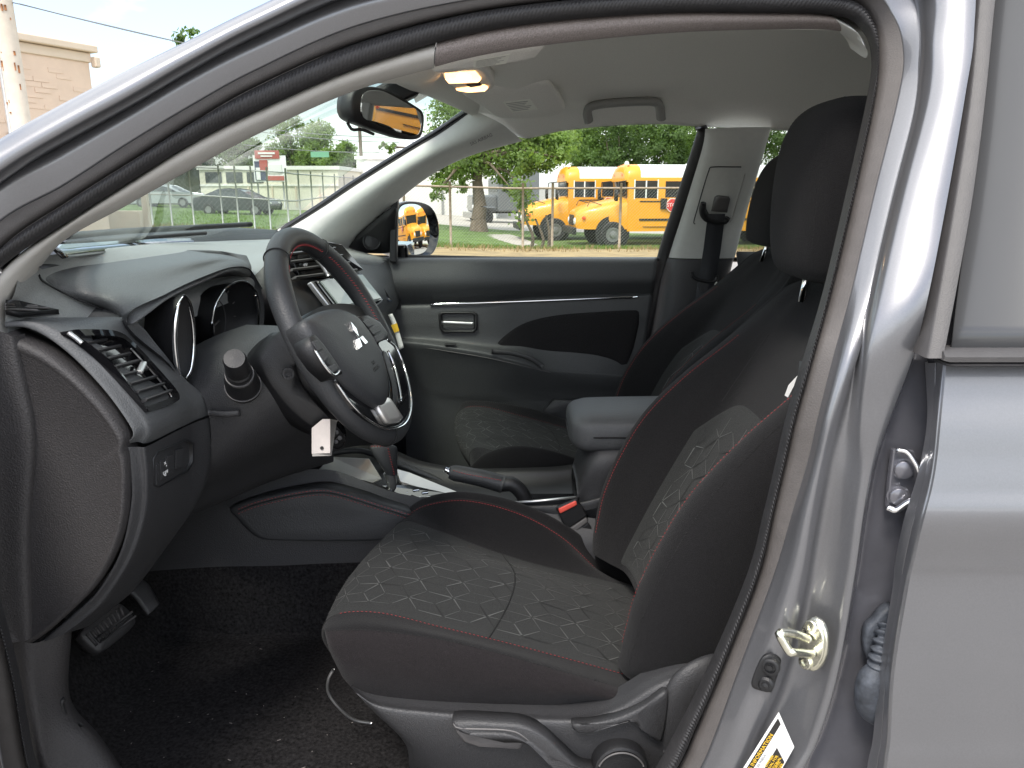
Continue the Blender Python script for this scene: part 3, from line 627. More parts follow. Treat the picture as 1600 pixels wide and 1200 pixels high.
# outside mirror on the far door
mo = P(652, 357, 1.0); mnn = np.array([.90, -.433, .055]); mnn /= np.linalg.norm(mnn)
om = lambda u, v, h=0: on_plane(mo, mnn, u, v) + mnn * h
omir = puff('wing_mirror', [om(*q) for q in ((620, 330), (628, 317), (650, 315), (672, 322), (683, 340), (686, 365), (680, 390), (668, 400), (640, 402), (624, 396), (618, 380))], mnn, [(.5, -.13), (.18, -.11), (.02, -.06), (-.01, -.01), (0, 0), (.04, .002), (.05, -.004)], 'gloss_black', car, n=60, label='far wing mirror reflecting parked yellow buses')
gl_ = [om(*q) for q in ((622, 335), (629, 321), (648, 319), (660, 326), (668, 345), (671, 368), (667, 388), (658, 396), (640, 398), (626, 392), (621, 378))]
gl_ = cr_pts(gl_, 56, True); gc = gl_.mean(0); n_ = 56; RC = 1.5
V = []; Fm = []
prof = np.linspace(0, 1, 8)
for s_ in prof:
    q = gl_ + (gc - gl_) * s_; d2 = ((q - gc) ** 2).sum(1); q = q + mnn * (.004 - d2[:, None] / (2 * RC)); V += list(q)
for i in range(7):
    for j in range(n_): Fm.append((i * n_ + j, i * n_ + (j + 1) % n_, (i + 1) * n_ + (j + 1) % n_, (i + 1) * n_ + j))
mk('mirror_glass', V, Fm, 'mirror', omir)
box('mirror_foot', PF(628, 392, -.08), (.06, .16, .05), 'gloss_black', omir, bev=.01)

# far centre pillar
eL = [PF(u, v, 0) for u, v in ((1098, 202), (1098, 214), (1092, 240), (1072, 305), (1052, 370), (1042, 402))]
eR = [PF(u, v, .0) for u, v in ((1205, 200), (1201, 212), (1193, 240), (1174, 305), (1156, 370), (1148, 402))]
eL, eR = np.array(eL), np.array(eR)
cp = loft('pillar_trim', [eL + [0, .05, 0], eL, eL * .85 + eR * .15 + [0, -.035, 0], eL * .5 + eR * .5 + [0, -.05, 0], eL * .12 + eR * .88 + [0, -.035, 0], eR, eR + [0, .05, 0]], 'pillar_far', car, n=40, nr=40, label='pale lining of the far centre pillar holding the seat belt')
gv = [PF(u, v, .052) for u, v in ((1086, 350), (1084, 347), (1090, 325), (1100, 290), (1108, 266), (1114, 261), (1158, 261))]
tube('panel_groove', cr_pts(gv, 40), .0016, 'plastic', cp, n=6)
tube('panel_groove', cr_pts([PF(u, v, .050) for u, v in ((1164, 272), (1156, 300), (1146, 335), (1140, 349))], 20), .0012, 'silver_trim', cp, n=6)
l2L = np.array([PF(u, v, 0) for u, v in ((1040, 403), (1028, 450), (1012, 540), (992, 640), (975, 740))]); l2R = np.array([PF(u, v, 0) for u, v in ((1150, 403), (1140, 450), (1130, 540), (1120, 640), (1110, 740))])
loft('pillar_base', [l2L + [0, .05, 0], l2L, l2L * .85 + l2R * .15 + [0, -.045, 0], l2L * .5 + l2R * .5 + [0, -.055, 0], l2L * .12 + l2R * .88 + [0, -.04, 0], l2R + [0, .03, 0]], 'plastic', car, n=30, nr=36, label='black lower lining of the far centre pillar')
# belt: adjuster, ring, webbing, tongue
puff('belt_adjuster', [PF(u, v, .055) for u, v in ((1117, 308), (1121, 305), (1137, 307), (1139, 311), (1134, 332), (1112, 330))], (0, -1, 0), [(0, -.01), (0, .014), (.1, .018), (.5, .018)], 'frame_vinyl', car, n=30, smooth_outline=False)
dring = tube('belt_ring', cr_pts([PF(u, v, .075) for u, v in ((1099, 317), (1098, 328), (1104, 340), (1118, 345), (1132, 346), (1137, 340))], 30), np.interp(np.linspace(0, 1, 30), [0, .3, .6, 1], [.008, .012, .0115, .008]), 'plastic_dark', car, n=12, label='black belt guide ring on the far pillar')
wb = np.array([[PF(u0, v, o), PF(u1, v, o)] for u0, u1, v, o in ((1106, 1133, 334, .084), (1104, 1131, 350, .08), (1099, 1126, 390, .085), (1094, 1121, 420, .09), (1088, 1118, 455, .095), (1082, 1112, 500, .10), (1070, 1100, 600, .11))])
belt = gmesh('seat_belt', wb, 'belt', car, solid=.0016, label='black seat belt webbing hanging beside the passenger seat')
tube('belt_tongue', cr_pts([PF(u, v, .103) for u, v in ((1081, 424), (1083, 432), (1092, 437), (1108, 440), (1118, 438), (1120, 430))], 24), .0055, 'plastic_dark', belt, n=8)
plate('belt_latch', [PF(u, v, .104) for u, v in ((1092, 438), (1108, 440), (1106, 456), (1094, 455))], (0, -1, 0), .002, 'plastic', belt, bev=.0008)

# rear of the cabin (far rear door, rear bench, tailgate) so that the space is closed
rd = np.array([[PF(1150, 396, .0) + [x, 0, dz] for x in (0, .4, .9, 1.3)] for dz in (0, -.05, -.3, -.7)]); rd[1:3, :, 1] -= .04
gmesh('rear_door_lining', rd, 'plastic', car, solid=.01, label='black lining of the far rear door')
q0 = PF(1200, 205, 0); q1 = PF(1150, 397, 0)
plate('rear_glass', [q1, q0 + [.0, 0, .01], q0 + [.55, 0, 0], q1 + [.95, 0, .02]], (0, -1, .3), .003, 'rear_glass', car, bev=0, label='tinted far rear side window')
plate('quarter_lining', [q1 + [.80, -.01, .0], q0 + [.38, -.01, .0], q0 + [1.2, -.02, .05], q1 + [1.3, -.02, 0]], (0, -1, .3), .02, 'pillar_far', car)
bench = gmesh('rear_bench', np.array([[(x, y, z) for y in (-.66, -.3, 0, .3, .66)] for x, z in ((.78, .45), (.80, .60), (1.12, .56), (1.20, .62), (1.34, 1.08), (1.42, 1.12), (1.5, 1.05), (1.45, .5))]), 'fabric', car, sub=1, label='dark rear bench seat')
plate('tailgate', [(1.8, -.70, .45), (1.8, .70, .45), (1.78, .72, 1.02), (1.78, -.72, 1.02)], (-1, 0, 0), .05, 'plastic', car)
plate('tailgate_glass', [(1.76, -.62, 1.04), (1.76, .62, 1.04), (1.55, .50, 1.42), (1.55, -.50, 1.42)], (-1, 0, .3), .004, 'rear_glass', car)

# ================================================================== dashboard
D0 = uvy([(45, 404, -.66), (105, 395, -.5), (170, 388, -.3), (250, 381, 0), (330, 378, .25), (390, 375, .45), (445, 371, .62)])
D1 = uvy([(22, 460, -.675), (95, 443, -.53), (190, 425, -.38), (330, 402, -.05), (430, 394, .2), (500, 391, .45), (582, 398, .68)])
D2 = uvy([(8, 497, -.678), (100, 500, -.58), (205, 500, -.47), (400, 430, -.12), (470, 410, .15), (545, 402, .45), (606, 408, .69)])
pad = loft('dashboard', [np.array(D0) + [-.02, 0, -.03], D0, np.array(D0) * .5 + np.array(D1) * .5 + [0, 0, .008], D1, np.array(D1) * .4 + np.array(D2) * .6 + [.0, 0, .006], D2, np.array(D2) + [.002, 0, -.03]], 'dash_top_lit', car, n=80, nr=40, label='dark grey soft dashboard top, coloured paler for the windscreen light')
_pg = np.array([v.co[:] for v in pad.data.vertices]); _d = _pg - CAM; _zz = _d @ _F; _pu = 800 + FPX * _d[:, 0] / _zz; _pv = 600 - FPX * (_d @ _U) / _zz
def on_pad(u, v, k=.997):
    i = np.argsort((_pu - u) ** 2 + (_pv - v) ** 2)[:4]; Y = _pg[i, 1].mean(); return CAM + (P(u, v, Y) - CAM) * k
H0 = uvy([(62, 431, -.55), (110, 412, -.45), (180, 400, -.35), (260, 392, -.25), (330, 391, -.17), (385, 399, -.12)])
H1 = uvy([(85, 448, -.575), (150, 438, -.50), (215, 422, -.41), (285, 406, -.31), (345, 399, -.21), (390, 409, -.13)])
H2 = uvy([(130, 470, -.585), (190, 468, -.53), (245, 448, -.45), (305, 424, -.35), (357, 409, -.25), (393, 418, -.14)])
H3 = uvy([(176, 488, -.59), (206, 501, -.55), (265, 462, -.47), (318, 437, -.37), (362, 421, -.27), (392, 428, -.15)])
H0 = [on_pad(62, 431), on_pad(110, 412), on_pad(180, 400), on_pad(260, 392)] + H0[4:]
H1[0] = on_pad(85, 448, .994); H2[0] = on_pad(130, 470, .992); H3[0] = on_pad(176, 488, .99)
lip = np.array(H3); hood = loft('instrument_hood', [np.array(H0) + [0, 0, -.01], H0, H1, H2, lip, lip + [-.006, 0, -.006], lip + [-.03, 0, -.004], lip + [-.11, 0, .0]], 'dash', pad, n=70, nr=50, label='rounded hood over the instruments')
tube('hood_seam', cr_pts([on_pad(u, v, .990) for u, v in ((61, 430), (66, 438), (85, 450), (120, 467), (150, 479), (176, 490))], 30), .0016, 'plastic_dark', hood, n=6)
def arc_pts(pts, dx=0, dy=0, dz=0): return np.array(uvy(pts)) + [dx, dy, dz]
# instrument recess and gauges
CB = [(196, 500, -.565), (262, 458, -.475), (318, 432, -.375), (365, 417, -.27), (394, 424, -.15), (412, 470, -.13), (408, 530, -.15), (380, 560, -.22), (340, 585, -.32), (302, 612, -.43), (262, 566, -.50)]
cb = np.array(uvy(CB)); inner = cb * .78 + cb.mean(0) * .22 + [-.07, 0, -.01]
clus = mk('instrument_cluster', list(cr_pts(cb, 60, True)) + list(cr_pts(inner, 60, True)), [(i, (i + 1) % 60, 60 + (i + 1) % 60, 60 + i) for i in range(60)] + [tuple(range(60, 120))], 'plastic', pad, label='recessed instrument cluster with two chrome ringed dials')
def dial(loop, rt, rch, mch, depth, nm='dial_ring'):
    c_ = cr_pts(np.array(uvy(loop)), 48, True)
    r_ = tube(nm, c_, rch, mch, pad, n=8, closed=True)
    back = c_ * .9 + c_.mean(0) * .1 + [-depth, 0, 0]
    mk('dial_tube', list(c_) + list(back), [(i, (i + 1) % 48, 48 + (i + 1) % 48, 48 + i) for i in range(48)] + [tuple(range(48, 96))], 'plastic_dark', pad)
    cc_ = back.mean(0)
    for k_ in range(0, 48, 4): tube('dial_tick', [back[k_] * .94 + cc_ * .06 + [.003, 0, 0], back[k_] * .84 + cc_ * .16 + [.003, 0, 0]], .0009, 'frame_vinyl', pad, n=5)
    return c_
dial([(288, 461, -.455), (279, 480, -.470), (274, 525, -.478), (277, 565, -.475), (287, 592, -.462), (299, 582, -.445), (304, 550, -.435), (304, 510, -.435), (299, 478, -.442)], .1, .0016, 'gloss_black', .05)
tube('dial_highlight', cr_pts(arc_pts([(287, 463, -.46), (279, 480, -.474), (274, 525, -.482), (277, 565, -.479), (284, 588, -.468)], 0, -.003), 24), np.interp(np.linspace(0, 1, 24), [0, .3, .8, 1], [.001, .0042, .004, .001]), 'chrome', pad, n=8)
tube('dial_highlight', cr_pts(arc_pts([(297, 480, -.445), (302, 505, -.438), (304, 540, -.438), (300, 575, -.448), (292, 590, -.458)], 0, -.003), 24), np.interp(np.linspace(0, 1, 24), [0, .3, .8, 1], [.0008, .0022, .003, .001]), 'chrome', pad, n=8)
dial([(372, 440, -.26), (352, 452, -.30), (337, 477, -.32), (331, 507, -.325), (336, 534, -.31), (350, 552, -.28), (378, 546, -.24), (398, 525, -.21), (405, 495, -.20), (402, 462, -.215), (390, 444, -.235)], .1, .0022, 'gloss_black', .04)
tube('dial_highlight', cr_pts(arc_pts([(401, 462, -.218), (405, 485, -.205), (404, 508, -.204), (398, 526, -.212)], 0, -.004), 20), .0032, 'chrome', pad, n=8)
tube('dial_highlight', cr_pts(arc_pts([(352, 452, -.30), (338, 476, -.325), (332, 505, -.33)], 0, -.003), 20), .0016, 'chrome', pad, n=8)
tube('dial_edge', cr_pts(arc_pts([(352, 462, -.275), (366, 478, -.262), (370, 500, -.258), (366, 525, -.265), (352, 545, -.28)], -.02), 20), .0012, 'plastic', pad, n=6)
tube('dial_needle', arc_pts([(346, 500, -.29), (352, 508, -.285), (352, 520, -.285)], -.02), .0016, 'frame_vinyl', pad, n=6)
tube('dial_needle', arc_pts([(361, 500, -.28), (353, 508, -.284)], -.02), .0016, 'frame_vinyl', pad, n=6)
plate('cluster_visor_lens', arc_pts([(300, 600, -.43), (345, 575, -.33), (390, 560, -.22), (400, 545, -.18), (345, 560, -.34)], 0), (.8, -.2, .5), .002, 'gloss_black', pad, bev=0)

# driver end of the dashboard: rounded end band and face with the side vent
E0 = [(10, 512, -.682), (40, 512, -.682), (75, 528, -.682), (118, 562, -.682), (165, 612, -.682), (200, 660, -.682), (208, 680, -.682), (196, 693, -.682)]
E1 = [(12, 503, -.676), (60, 503, -.674), (105, 520, -.668), (150, 553, -.662), (195, 602, -.655), (232, 650, -.65), (240, 672, -.65), (232, 692, -.65)]
E2 = [(20, 499, -.66), (90, 500, -.62), (180, 502, -.57), (222, 532, -.52), (262, 578, -.50), (288, 612, -.485), (300, 636, -.48), (302, 658, -.47)]
E3 = [(40, 497, -.64), (130, 496, -.58), (207, 500, -.535), (250, 545, -.49), (285, 588, -.465), (310, 610, -.45), (328, 628, -.435), (331, 646, -.43)]
ee = [cr_pts(uvy(q), 50) for q in (E0, E1, E2, E3)]
face = gmesh('dash_face', np.array([cr_pts([ee[0][j] + [0, .02, 0], ee[0][j], ee[0][j] * .4 + ee[1][j] * .6 + [0, -.004, .003], ee[1][j], ee[1][j] * .5 + ee[2][j] * .5, ee[2][j], ee[3][j], ee[3][j] + [-.03, .01, -.01]], 30, chord=False) for j in range(50)]), 'dash', pad, flip=True, label='textured grey dashboard end round the side vent')
VO = [(106, 519, -.655), (150, 517, -.62), (183, 521, -.585), (206, 538, -.565), (240, 574, -.545), (268, 606, -.525), (277, 621, -.515), (271, 630, -.525), (230, 645, -.62), (222, 637, -.635), (172, 572, -.648), (130, 536, -.655)]
vo = cr_pts(np.array(uvy(VO)) + [0, 0, 0], 60, True)
vo = np.array([CAM + (p - CAM) * .978 for p in vo])
vin = vo * .86 + vo.mean(0) * .14; vin2 = vin + [-.008, 0, -.002]
vent = mk('side_vent', list(vo + [-.01, 0, 0]) + list(vo + [.004, 0, .002]) + list(vin + [.003, 0, .002]) + list(vin2), [(r_ * 60 + i, r_ * 60 + (i + 1) % 60, r_ * 60 + 60 + (i + 1) % 60, r_ * 60 + 60 + i) for r_ in range(3) for i in range(60)] + [tuple(range(180, 240))], 'gloss_black', pad, label='gloss black side air vent with slanted louvres', auto=40)
def near_arc(pts, *k): return np.array([CAM + (P(*q) - CAM) * .976 for q in pts])
def slat(a, b, m_='plastic', par=vent, w_=.010, nm='louver'):
    a, b = (CAM + (np.array(P(*q)) - CAM) * .979 for q in (a, b)); t = (b - a) / np.linalg.norm(b - a); fw = np.array([1, 0, .35]); fw -= t * (fw @ t); fw /= np.linalg.norm(fw); up = np.cross(t, fw)
    pr = [(-.008, -.0012), (.003, -.0024), (.0058, 0), (.003, .0024), (-.008, .0012)]
    g = np.array([[q + fw * x + up * y for x, y in pr] for q in (a, a * .5 + b * .5, b)])
    return gmesh(nm, g, m_, par, closed_c=True, cap=True, auto=50)
for a, b in (((130, 538, -.645), (163, 531, -.60)), ((146, 550, -.642), (185, 541, -.585)), ((160, 563, -.640), (200, 553, -.575)), ((174, 575, -.637), (214, 564, -.566)), ((187, 588, -.634), (228, 577, -.556)), ((200, 601, -.630), (241, 589, -.547)), ((212, 613, -.627), (253, 600, -.540)), ((224, 626, -.624), (264, 611, -.532))):
    slat(a, b)
box('vent_tab', CAM + (P(217, 578, -.572) - CAM) * .972 + np.array([.004, 0, .003]), (.009, .026, .006), 'satin', vent, rot=(R(20), 0, R(8)), bev=.002)
tube('vent_accent', cr_pts(near_arc([(107, 520, -.660), (117, 527, -.660), (128, 536, -.659)], .006, 0, .004), 8), .003, 'satin', vent, n=8)
tube('vent_accent', cr_pts(near_arc([(186, 526, -.578), (192, 532, -.572), (196, 539, -.568)], .008, 0, .004), 8), .003, 'satin', vent, n=8)
tube('vent_accent', cr_pts(near_arc([(205, 545, -.575), (235, 578, -.55), (262, 610, -.53), (268, 620, -.525)], .006, 0, .003), 18), .0012, 'satin', vent, n=6)
# demister slots beside the pillar
dm = puff('demister_vent', [on_pad(u, v, .992) for u, v in ((9, 470), (30, 471), (60, 478), (92, 485), (60, 488), (30, 490), (8, 485))], (.2, -.3, .9), [(0, -.006), (0, .0015), (.06, .0015), (.12, -.002), (.8, -.004)], 'plastic_dark', pad, n=36, smooth_outline=False, label='small demister vent at the end of the dashboard')
for f_ in (.3, .55, .8):
    a, b = on_pad(9, 470 + 16 * f_, .990), on_pad(40 + 36 * (1 - abs(f_ - .55) * 2), 474 + 13 * f_, .990)
    tube('vent_bar', [a, b], .0014, 'frame_vinyl', dm, n=6)

# end cap and lower band
CAP = [(4, 526), (22, 526), (45, 534), (82, 554), (128, 592), (172, 640), (198, 681), (198, 689), (195, 697), (198, 706), (201, 730), (201, 762), (197, 810), (181, 862), (151, 914), (106, 960), (58, 999), (20, 1010), (2, 900), (-4, 700)]
cap_ = puff('end_cap', [P(u, v, -.690) for u, v in CAP], (0, -1, 0), [(0, -.03), (0, 0), (.008, .005), (.026, .0088), (.05, .0094), (.07, .0078), (.085, .006), (.6, .005)], 'plastic_brown', pad, n=110, label='dark grained side cover on the end of the dashboard')
L0_ = [(196, 697, -.684), (204, 740, -.684), (204, 790, -.684), (188, 862, -.684), (152, 924, -.684), (112, 962, -.684), (62, 1004, -.684)]
L1_ = [(228, 697, -.666), (232, 745, -.664), (229, 800, -.660), (207, 868, -.664), (165, 935, -.668), (130, 968, -.674), (100, 990, -.680)]
L2_ = [(300, 662, -.485), (300, 715, -.49), (292, 785, -.50), (255, 855, -.53), (205, 925, -.57), (165, 955, -.60), (118, 985, -.65)]
L3_ = [(331, 648, -.432), (332, 690, -.432), (326, 740, -.435), (300, 795, -.45), (258, 850, -.48), (200, 925, -.53), (140, 975, -.6)]
ll = [cr_pts(uvy(q), 50) for q in (L0_, L1_, L2_, L3_)]
lowp = gmesh('lower_panel', np.array([cr_pts([ll[0][j] + [0, .03, 0], ll[0][j], ll[0][j] * .3 + ll[1][j] * .7 + [0, -.003, 0], ll[1][j] + [.002, 0, 0], ll[1][j] * .5 + ll[2][j] * .5, ll[2][j], ll[3][j], ll[3][j] + [-.06, .02, 0]], 30, chord=False) for j in range(50)]), 'plastic', pad, flip=True, label='dark lower dashboard panel with the switch bank')
SWP = lambda u, v: P(u, v, np.interp(u, [228, 300], [-.662, -.487])) + np.array([.004, 0, .001])
swb = puff('switch_bank', [SWP(*q) for q in ((232, 718), (240, 706), (288, 688), (297, 692), (297, 722), (288, 738), (240, 764), (232, 760))], (1, -.35, .1), [(-.03, -.012), (0, .002), (.03, .004), (.07, .002), (.1, -.006), (.8, -.008)], 'plastic_dark', pad, n=50, smooth_outline=False, label='row of small black switches under the side vent')
for u0, u1, v0, v1 in ((236, 241, 727, 760), (243, 251, 720, 752), (253, 264, 713, 744), (267, 279, 704, 734)):
    q = [SWP(u0, v0), SWP(u1, v0 - 4), SWP(u1, v1 - 4), SWP(u0, v1)]
    plate('switch', [p_ + np.array([.004, -.001, 0]) for p_ in q], (1, -.35, .1), .008, 'plastic', swb, bev=.0015)
for u_, v_, t_ in ((248, 723, 'x'), (248, 741, 'o'), (250, 727, '-')):
    text('switch_mark', t_, SWP(u_, v_) + np.array([.0062, -.003, 0]), (-.35, 1, 0), (1, -.35, .1), .008, 'white_label', swb)
text('switch_mark', 'OFF', SWP(249, 738) + np.array([.0062, -.003, 0]), (-.35, 1, 0), (1, -.35, .1), .006, 'white_label', swb)

# steering column cover, knee panel
KC = [[(300, 606, -.445), (345, 562, -.42), (402, 530, -.38), (450, 512, -.34)], [(322, 632, -.455), (370, 604, -.455), (425, 566, -.44), (475, 540, -.42)], [(330, 690, -.445), (385, 660, -.45), (445, 622, -.44), (505, 588, -.42)], [(318, 740, -.42), (372, 712, -.41), (445, 676, -.39), (525, 640, -.37)], [(300, 775, -.36), (352, 752, -.33), (432, 715, -.29), (520, 690, -.26)], [(280, 812, -.30), (345, 785, -.26), (430, 750, -.20), (520, 722, -.15)]]
kcol = loft('column_cover', [np.array(uvy(KC[0])) + [-.08, .03, .0]] + [uvy(q) for q in KC] + [np.array(uvy(KC[5])) + [-.05, .10, -.0]], 'plastic', car, n=50, nr=50, label='dark steering column cover and knee panel')
tube('cover_slot', cr_pts(uvy([(326, 645, -.462), (350, 647, -.465), (375, 645, -.462)]), 14), .005, 'plastic', kcol, n=8, ry=.003)
sh = [(404, 566, -.46), (412, 545, -.455), (432, 522, -.45), (446, 522, -.45), (470, 600, -.44), (520, 660, -.43), (540, 690, -.42), (505, 678, -.43), (462, 648, -.45), (425, 606, -.46)]
shp = puff('column_shroud', uvy(sh), (.75, -.6, .2), [(.1, -.06), (0, -.02), (0, 0), (.05, .004), (.5, .006)], 'plastic_dark', kcol, n=50)
lathe('screw_hole', P(450, 584, -.466), (.5, -.85, .1), [(-.002, .009), (.003, .009), (.003, .006), (-.001, .006), (-.001, 0)], 'plastic', shp, n=20)
# stalk with turning end
s0_, s1_ = P(381, 606, -.47), P(366, 560, -.56); ax = s1_ - s0_; ln_ = np.linalg.norm(ax)
stalk = lathe('lamp_stalk', s0_, ax, [(0, .026), (ln_ * .05, .0265), (ln_ * .30, .0245), (ln_ * .45, .021), (ln_ * .46, .0195), (ln_ * .60, .019), (ln_ * .62, .017), (ln_ * .95, .0165), (ln_ * 1.0, .0145), (ln_ * 1.01, 0)], 'plastic_dark', car, label='black lamp stalk pointing out from the column')
lathe('stalk_ring', s0_ + ax * .47, ax, [(0, .0208), (.0015, .0212), (.003, .0208)], 'frame_vinyl', stalk)
lathe('stalk_ring', s0_ + ax * .08, ax, [(0, .0272), (.0012, .0276), (.0024, .0272)], 'frame_vinyl', stalk)

# centre stack: vents and screen
stk = loft('centre_stack', [uvy([(398, 430, -.14), (450, 386, -.08), (520, 392, .10)]), uvy([(420, 470, -.15), (455, 436, -.13), (560, 425, .10)]), uvy([(440, 520, -.15), (500, 490, -.13), (590, 480, .10)]), uvy([(480, 640, -.13), (520, 600, -.12), (610, 580, .10)]), uvy([(500, 720, -.12), (540, 700, -.1), (620, 690, .10)])], 'plastic_dark', car, n=30, nr=30, label='black centre stack with vents and a touch screen')
cva = np.array(uvy([(440, 396, -.12), (490, 378, -.02), (525, 384, .06), (560, 424, .075), (530, 436, .0), (462, 440, -.11)])) + [.012, 0, .004]
plate('vent_frame', cva, (1, 0, .4), .01, 'gloss_black', stk, bev=.002)
for k_ in range(4):
    f_ = k_ / 3.0
    slat((444 + 16 * f_, 398 + 36 * f_, -.118), (522 + 34 * f_, 388 + 34 * f_, .06), 'frame_vinyl', stk)
tube('vent_divider', cr_pts(np.array(uvy([(456, 396, -.09), (470, 408, -.088), (483, 424, -.085), (490, 436, -.085)])) + [.03, 0, .006], 14), .0045, 'satin', stk, n=8)
for u_, v_ in ((453, 418), (487, 408)): box('vent_tab', P(u_, v_, -.08) + np.array([.03, 0, .006]), (.01, .022, .008), 'satin', stk, bev=.002)
scr = np.array(uvy([(464, 446, -.125), (522, 434, .03), (545, 433, .08), (580, 476, .09), (560, 490, .03), (500, 492, -.12)])) + [.028, 0, .008]
bz = plate('screen_bezel', scr, (1, 0, .45), .012, 'satin', stk, bev=.003)
def shrink(q, s_): return q * s_ + q.mean(0) * (1 - s_)
plate('screen_surround', shrink(scr, .93) + [.003, 0, .002], (1, 0, .45), .004, 'gloss_black', stk, bev=0)
plate('screen_glass', shrink(scr, .84) + [.006, 0, .004], (1, 0, .45), .003, 'screen', stk, bev=0)

# passenger side of the dashboard with its upright vent
pf = [uvy([(490, 409, .05), (545, 402, .45), (606, 407, .69)]), uvy([(520, 440, .05), (562, 428, .45), (618, 440, .70)]), uvy([(550, 480, .05), (585, 465, .45), (623, 472, .70)]), uvy([(555, 520, .08), (590, 505, .45), (612, 500, .66)]), uvy([(560, 600, .10), (590, 575, .4), (612, 560, .6)])]
pdash = loft('passenger_dash', pf + [np.array(pf[-1]) + [-.3, 0, .02]], 'dash', pad, n=40, nr=40)
vs2 = np.array(uvy([(560, 408, .60), (574, 420, .60), (592, 444, .605), (609, 470, .61), (603, 470, .60), (585, 450, .595), (566, 424, .59)])) + [.01, -.012, .0]
pv = plate('upright_vent', vs2, (.6, -.8, .1), .006, 'gloss_black', pad, bev=.001)
for k_ in range(7):
    f_ = (k_ + .5) / 7; a = vs2[0] * (1 - f_) + vs2[3] * f_; box('louver', a + np.array([-.006, -.003, 0]), (.014, .006, .004), 'frame_vinyl', pv, rot=(0, .5, 0), bev=.001)
tag = loft('airbag_tag', [np.array(uvy([(606, 492, .58), (612, 505, .58), (618, 525, .578), (624, 547, .575)])) + [0, 0, 0], np.array(uvy([(613, 490, .58), (619, 503, .58), (625, 522, .578), (631, 543, .575)]))], 'white_label', None, n=16, solid=.0008, label='white paper tag with a yellow band hanging from the passenger dashboard', cat='tag')
plate('yellow_band', uvy([(611, 508, .577), (620, 505, .577), (624, 517, .575), (616, 520, .575)]), (0, -1, 0), .0006, 'yellow_print', tag, bev=0)

# ================================================================== steering wheel
WC = np.array([-.278, -.36, 1.011]); WR = .1792; tl, yw = .472, -.0933
WN = np.array([math.cos(tl) * math.cos(yw), math.cos(tl) * math.sin(yw), math.sin(tl)]); WY = np.cross([0, 0, 1], WN); WY /= np.linalg.norm(WY); WU = np.cross(WN, WY)
ang = np.linspace(0, 2 * np.pi, 120, endpoint=False); n_ = 20; th = np.linspace(0, 2 * np.pi, n_, endpoint=False)
grip = .0178 + .0018 * np.exp(-((np.degrees(ang) - 35) / 14) ** 2) + .0018 * np.exp(-((np.degrees(ang) - 145) / 14) ** 2)
for sm in (36.5, 143.5, 262, 278): pass
g = []
for a, gr_ in zip(ang, grip):
    rad = math.cos(a) * WY + math.sin(a) * WU
    g.append([WC + rad * (WR + gr_ * 1.02 * math.cos(t)) + WN * gr_ * .98 * math.sin(t) for t in th])
wheel = gmesh('steering_wheel', np.array(g), 'leather', car, closed_c=True, closed_r=True, label='black leather steering wheel with red stitching')
def rimpt(a, t, extra=0, rr=.0178):
    rad = math.cos(a) * WY + math.sin(a) * WU; d = rad * math.cos(t) + WN * math.sin(t); return WC + rad * WR + d * (rr + extra), d
for deg in (58, 122, 252, 288):                                                       # leather joints
    q = [rimpt(R(deg), t, .0006 if deg else 0, .0182 + (.0003))[0] for t in np.linspace(0, 2 * math.pi, 30, endpoint=False)]
    tube('rim_seam', q, .0011, 'black_thread', wheel, n=6, closed=True)
for d0, d1 in ((-6, 56), (62, 118), (124, 186)):
    aa = np.radians(np.linspace(d0, d1, 60)); pth, nn_ = zip(*[rimpt(a, math.pi - .55, .0002, .0188) for a in aa])
    stitch('rim_stitching', pth, np.array(nn_), 'red_thread', wheel, ln=.004, gap=.0022, wd=.0016, lift=.001, slant=.0016)
wp_ = lambda u, v, h=0: on_plane(WC + WN * h, WN, u, v)
back_ = puff('hub_back', [wp_(u, v, -.02) for u, v in ((470, 500), (520, 480), (565, 495), (600, 560), (605, 630), (560, 620), (500, 560))], WN, [(.3, -.06), (0, -.02), (0, .015), (.5, .016)], 'plastic_dark', wheel, n=40)
PADO = [(474, 503), (483, 495), (500, 487), (524, 483), (545, 489), (560, 500), (578, 524), (593, 552), (603, 585), (606, 612), (602, 630), (592, 636), (575, 628), (548, 607), (522, 580), (500, 552), (484, 526)]
hub = puff('airbag_pad', [wp_(*q, .028) for q in PADO], WN, [(0, -.03), (-.005, -.006), (0, 0), (.05, .005), (.16, .009), (.4, .012), (.8, .013)], 'leather', wheel, n=72)
# spokes
spk = [((478, 528), (486, 524), (500, 540), (520, 568), (531, 586), (520, 588), (500, 570), (482, 545)), ((556, 496), (570, 494), (590, 505), (604, 524), (603, 532), (588, 538), (574, 522))]
for q, h_ in zip(spk, (.030, .016)): puff('spoke_switch_pad', [wp_(*p_, h_) for p_ in q], WN, [(0, -.02), (0, .003), (.06, .006), (.3, .007)], 'plastic_dark', wheel, n=40, smooth_outline=False)
for q in (((489, 533), (497, 531), (505, 545), (498, 548)), ((499, 550), (507, 547), (514, 560), (508, 564)), ((512, 573), (526, 567), (529, 577), (520, 583)), ((567, 502), (576, 498), (584, 508), (576, 512)), ((577, 514), (590, 508), (596, 517), (584, 523)), ((585, 525), (598, 520), (602, 529), (590, 535))):
    plate('switch_key', [wp_(*p_, .0385 if q[0][0] < 540 else .0245) for p_ in q], WN, .004, 'plastic', wheel, bev=.0012)
tube('spoke_accent', cr_pts([wp_(u, v, .037) for u, v in ((491, 546), (497, 556), (506, 570), (517, 583), (524, 586), (530, 580))], 20), .002, 'chrome', wheel, n=8)
tube('spoke_accent', cr_pts([wp_(u, v, .020) for u, v in ((572, 495), (590, 506), (603, 524), (605, 533))], 16), .0016, 'chrome', wheel, n=8)
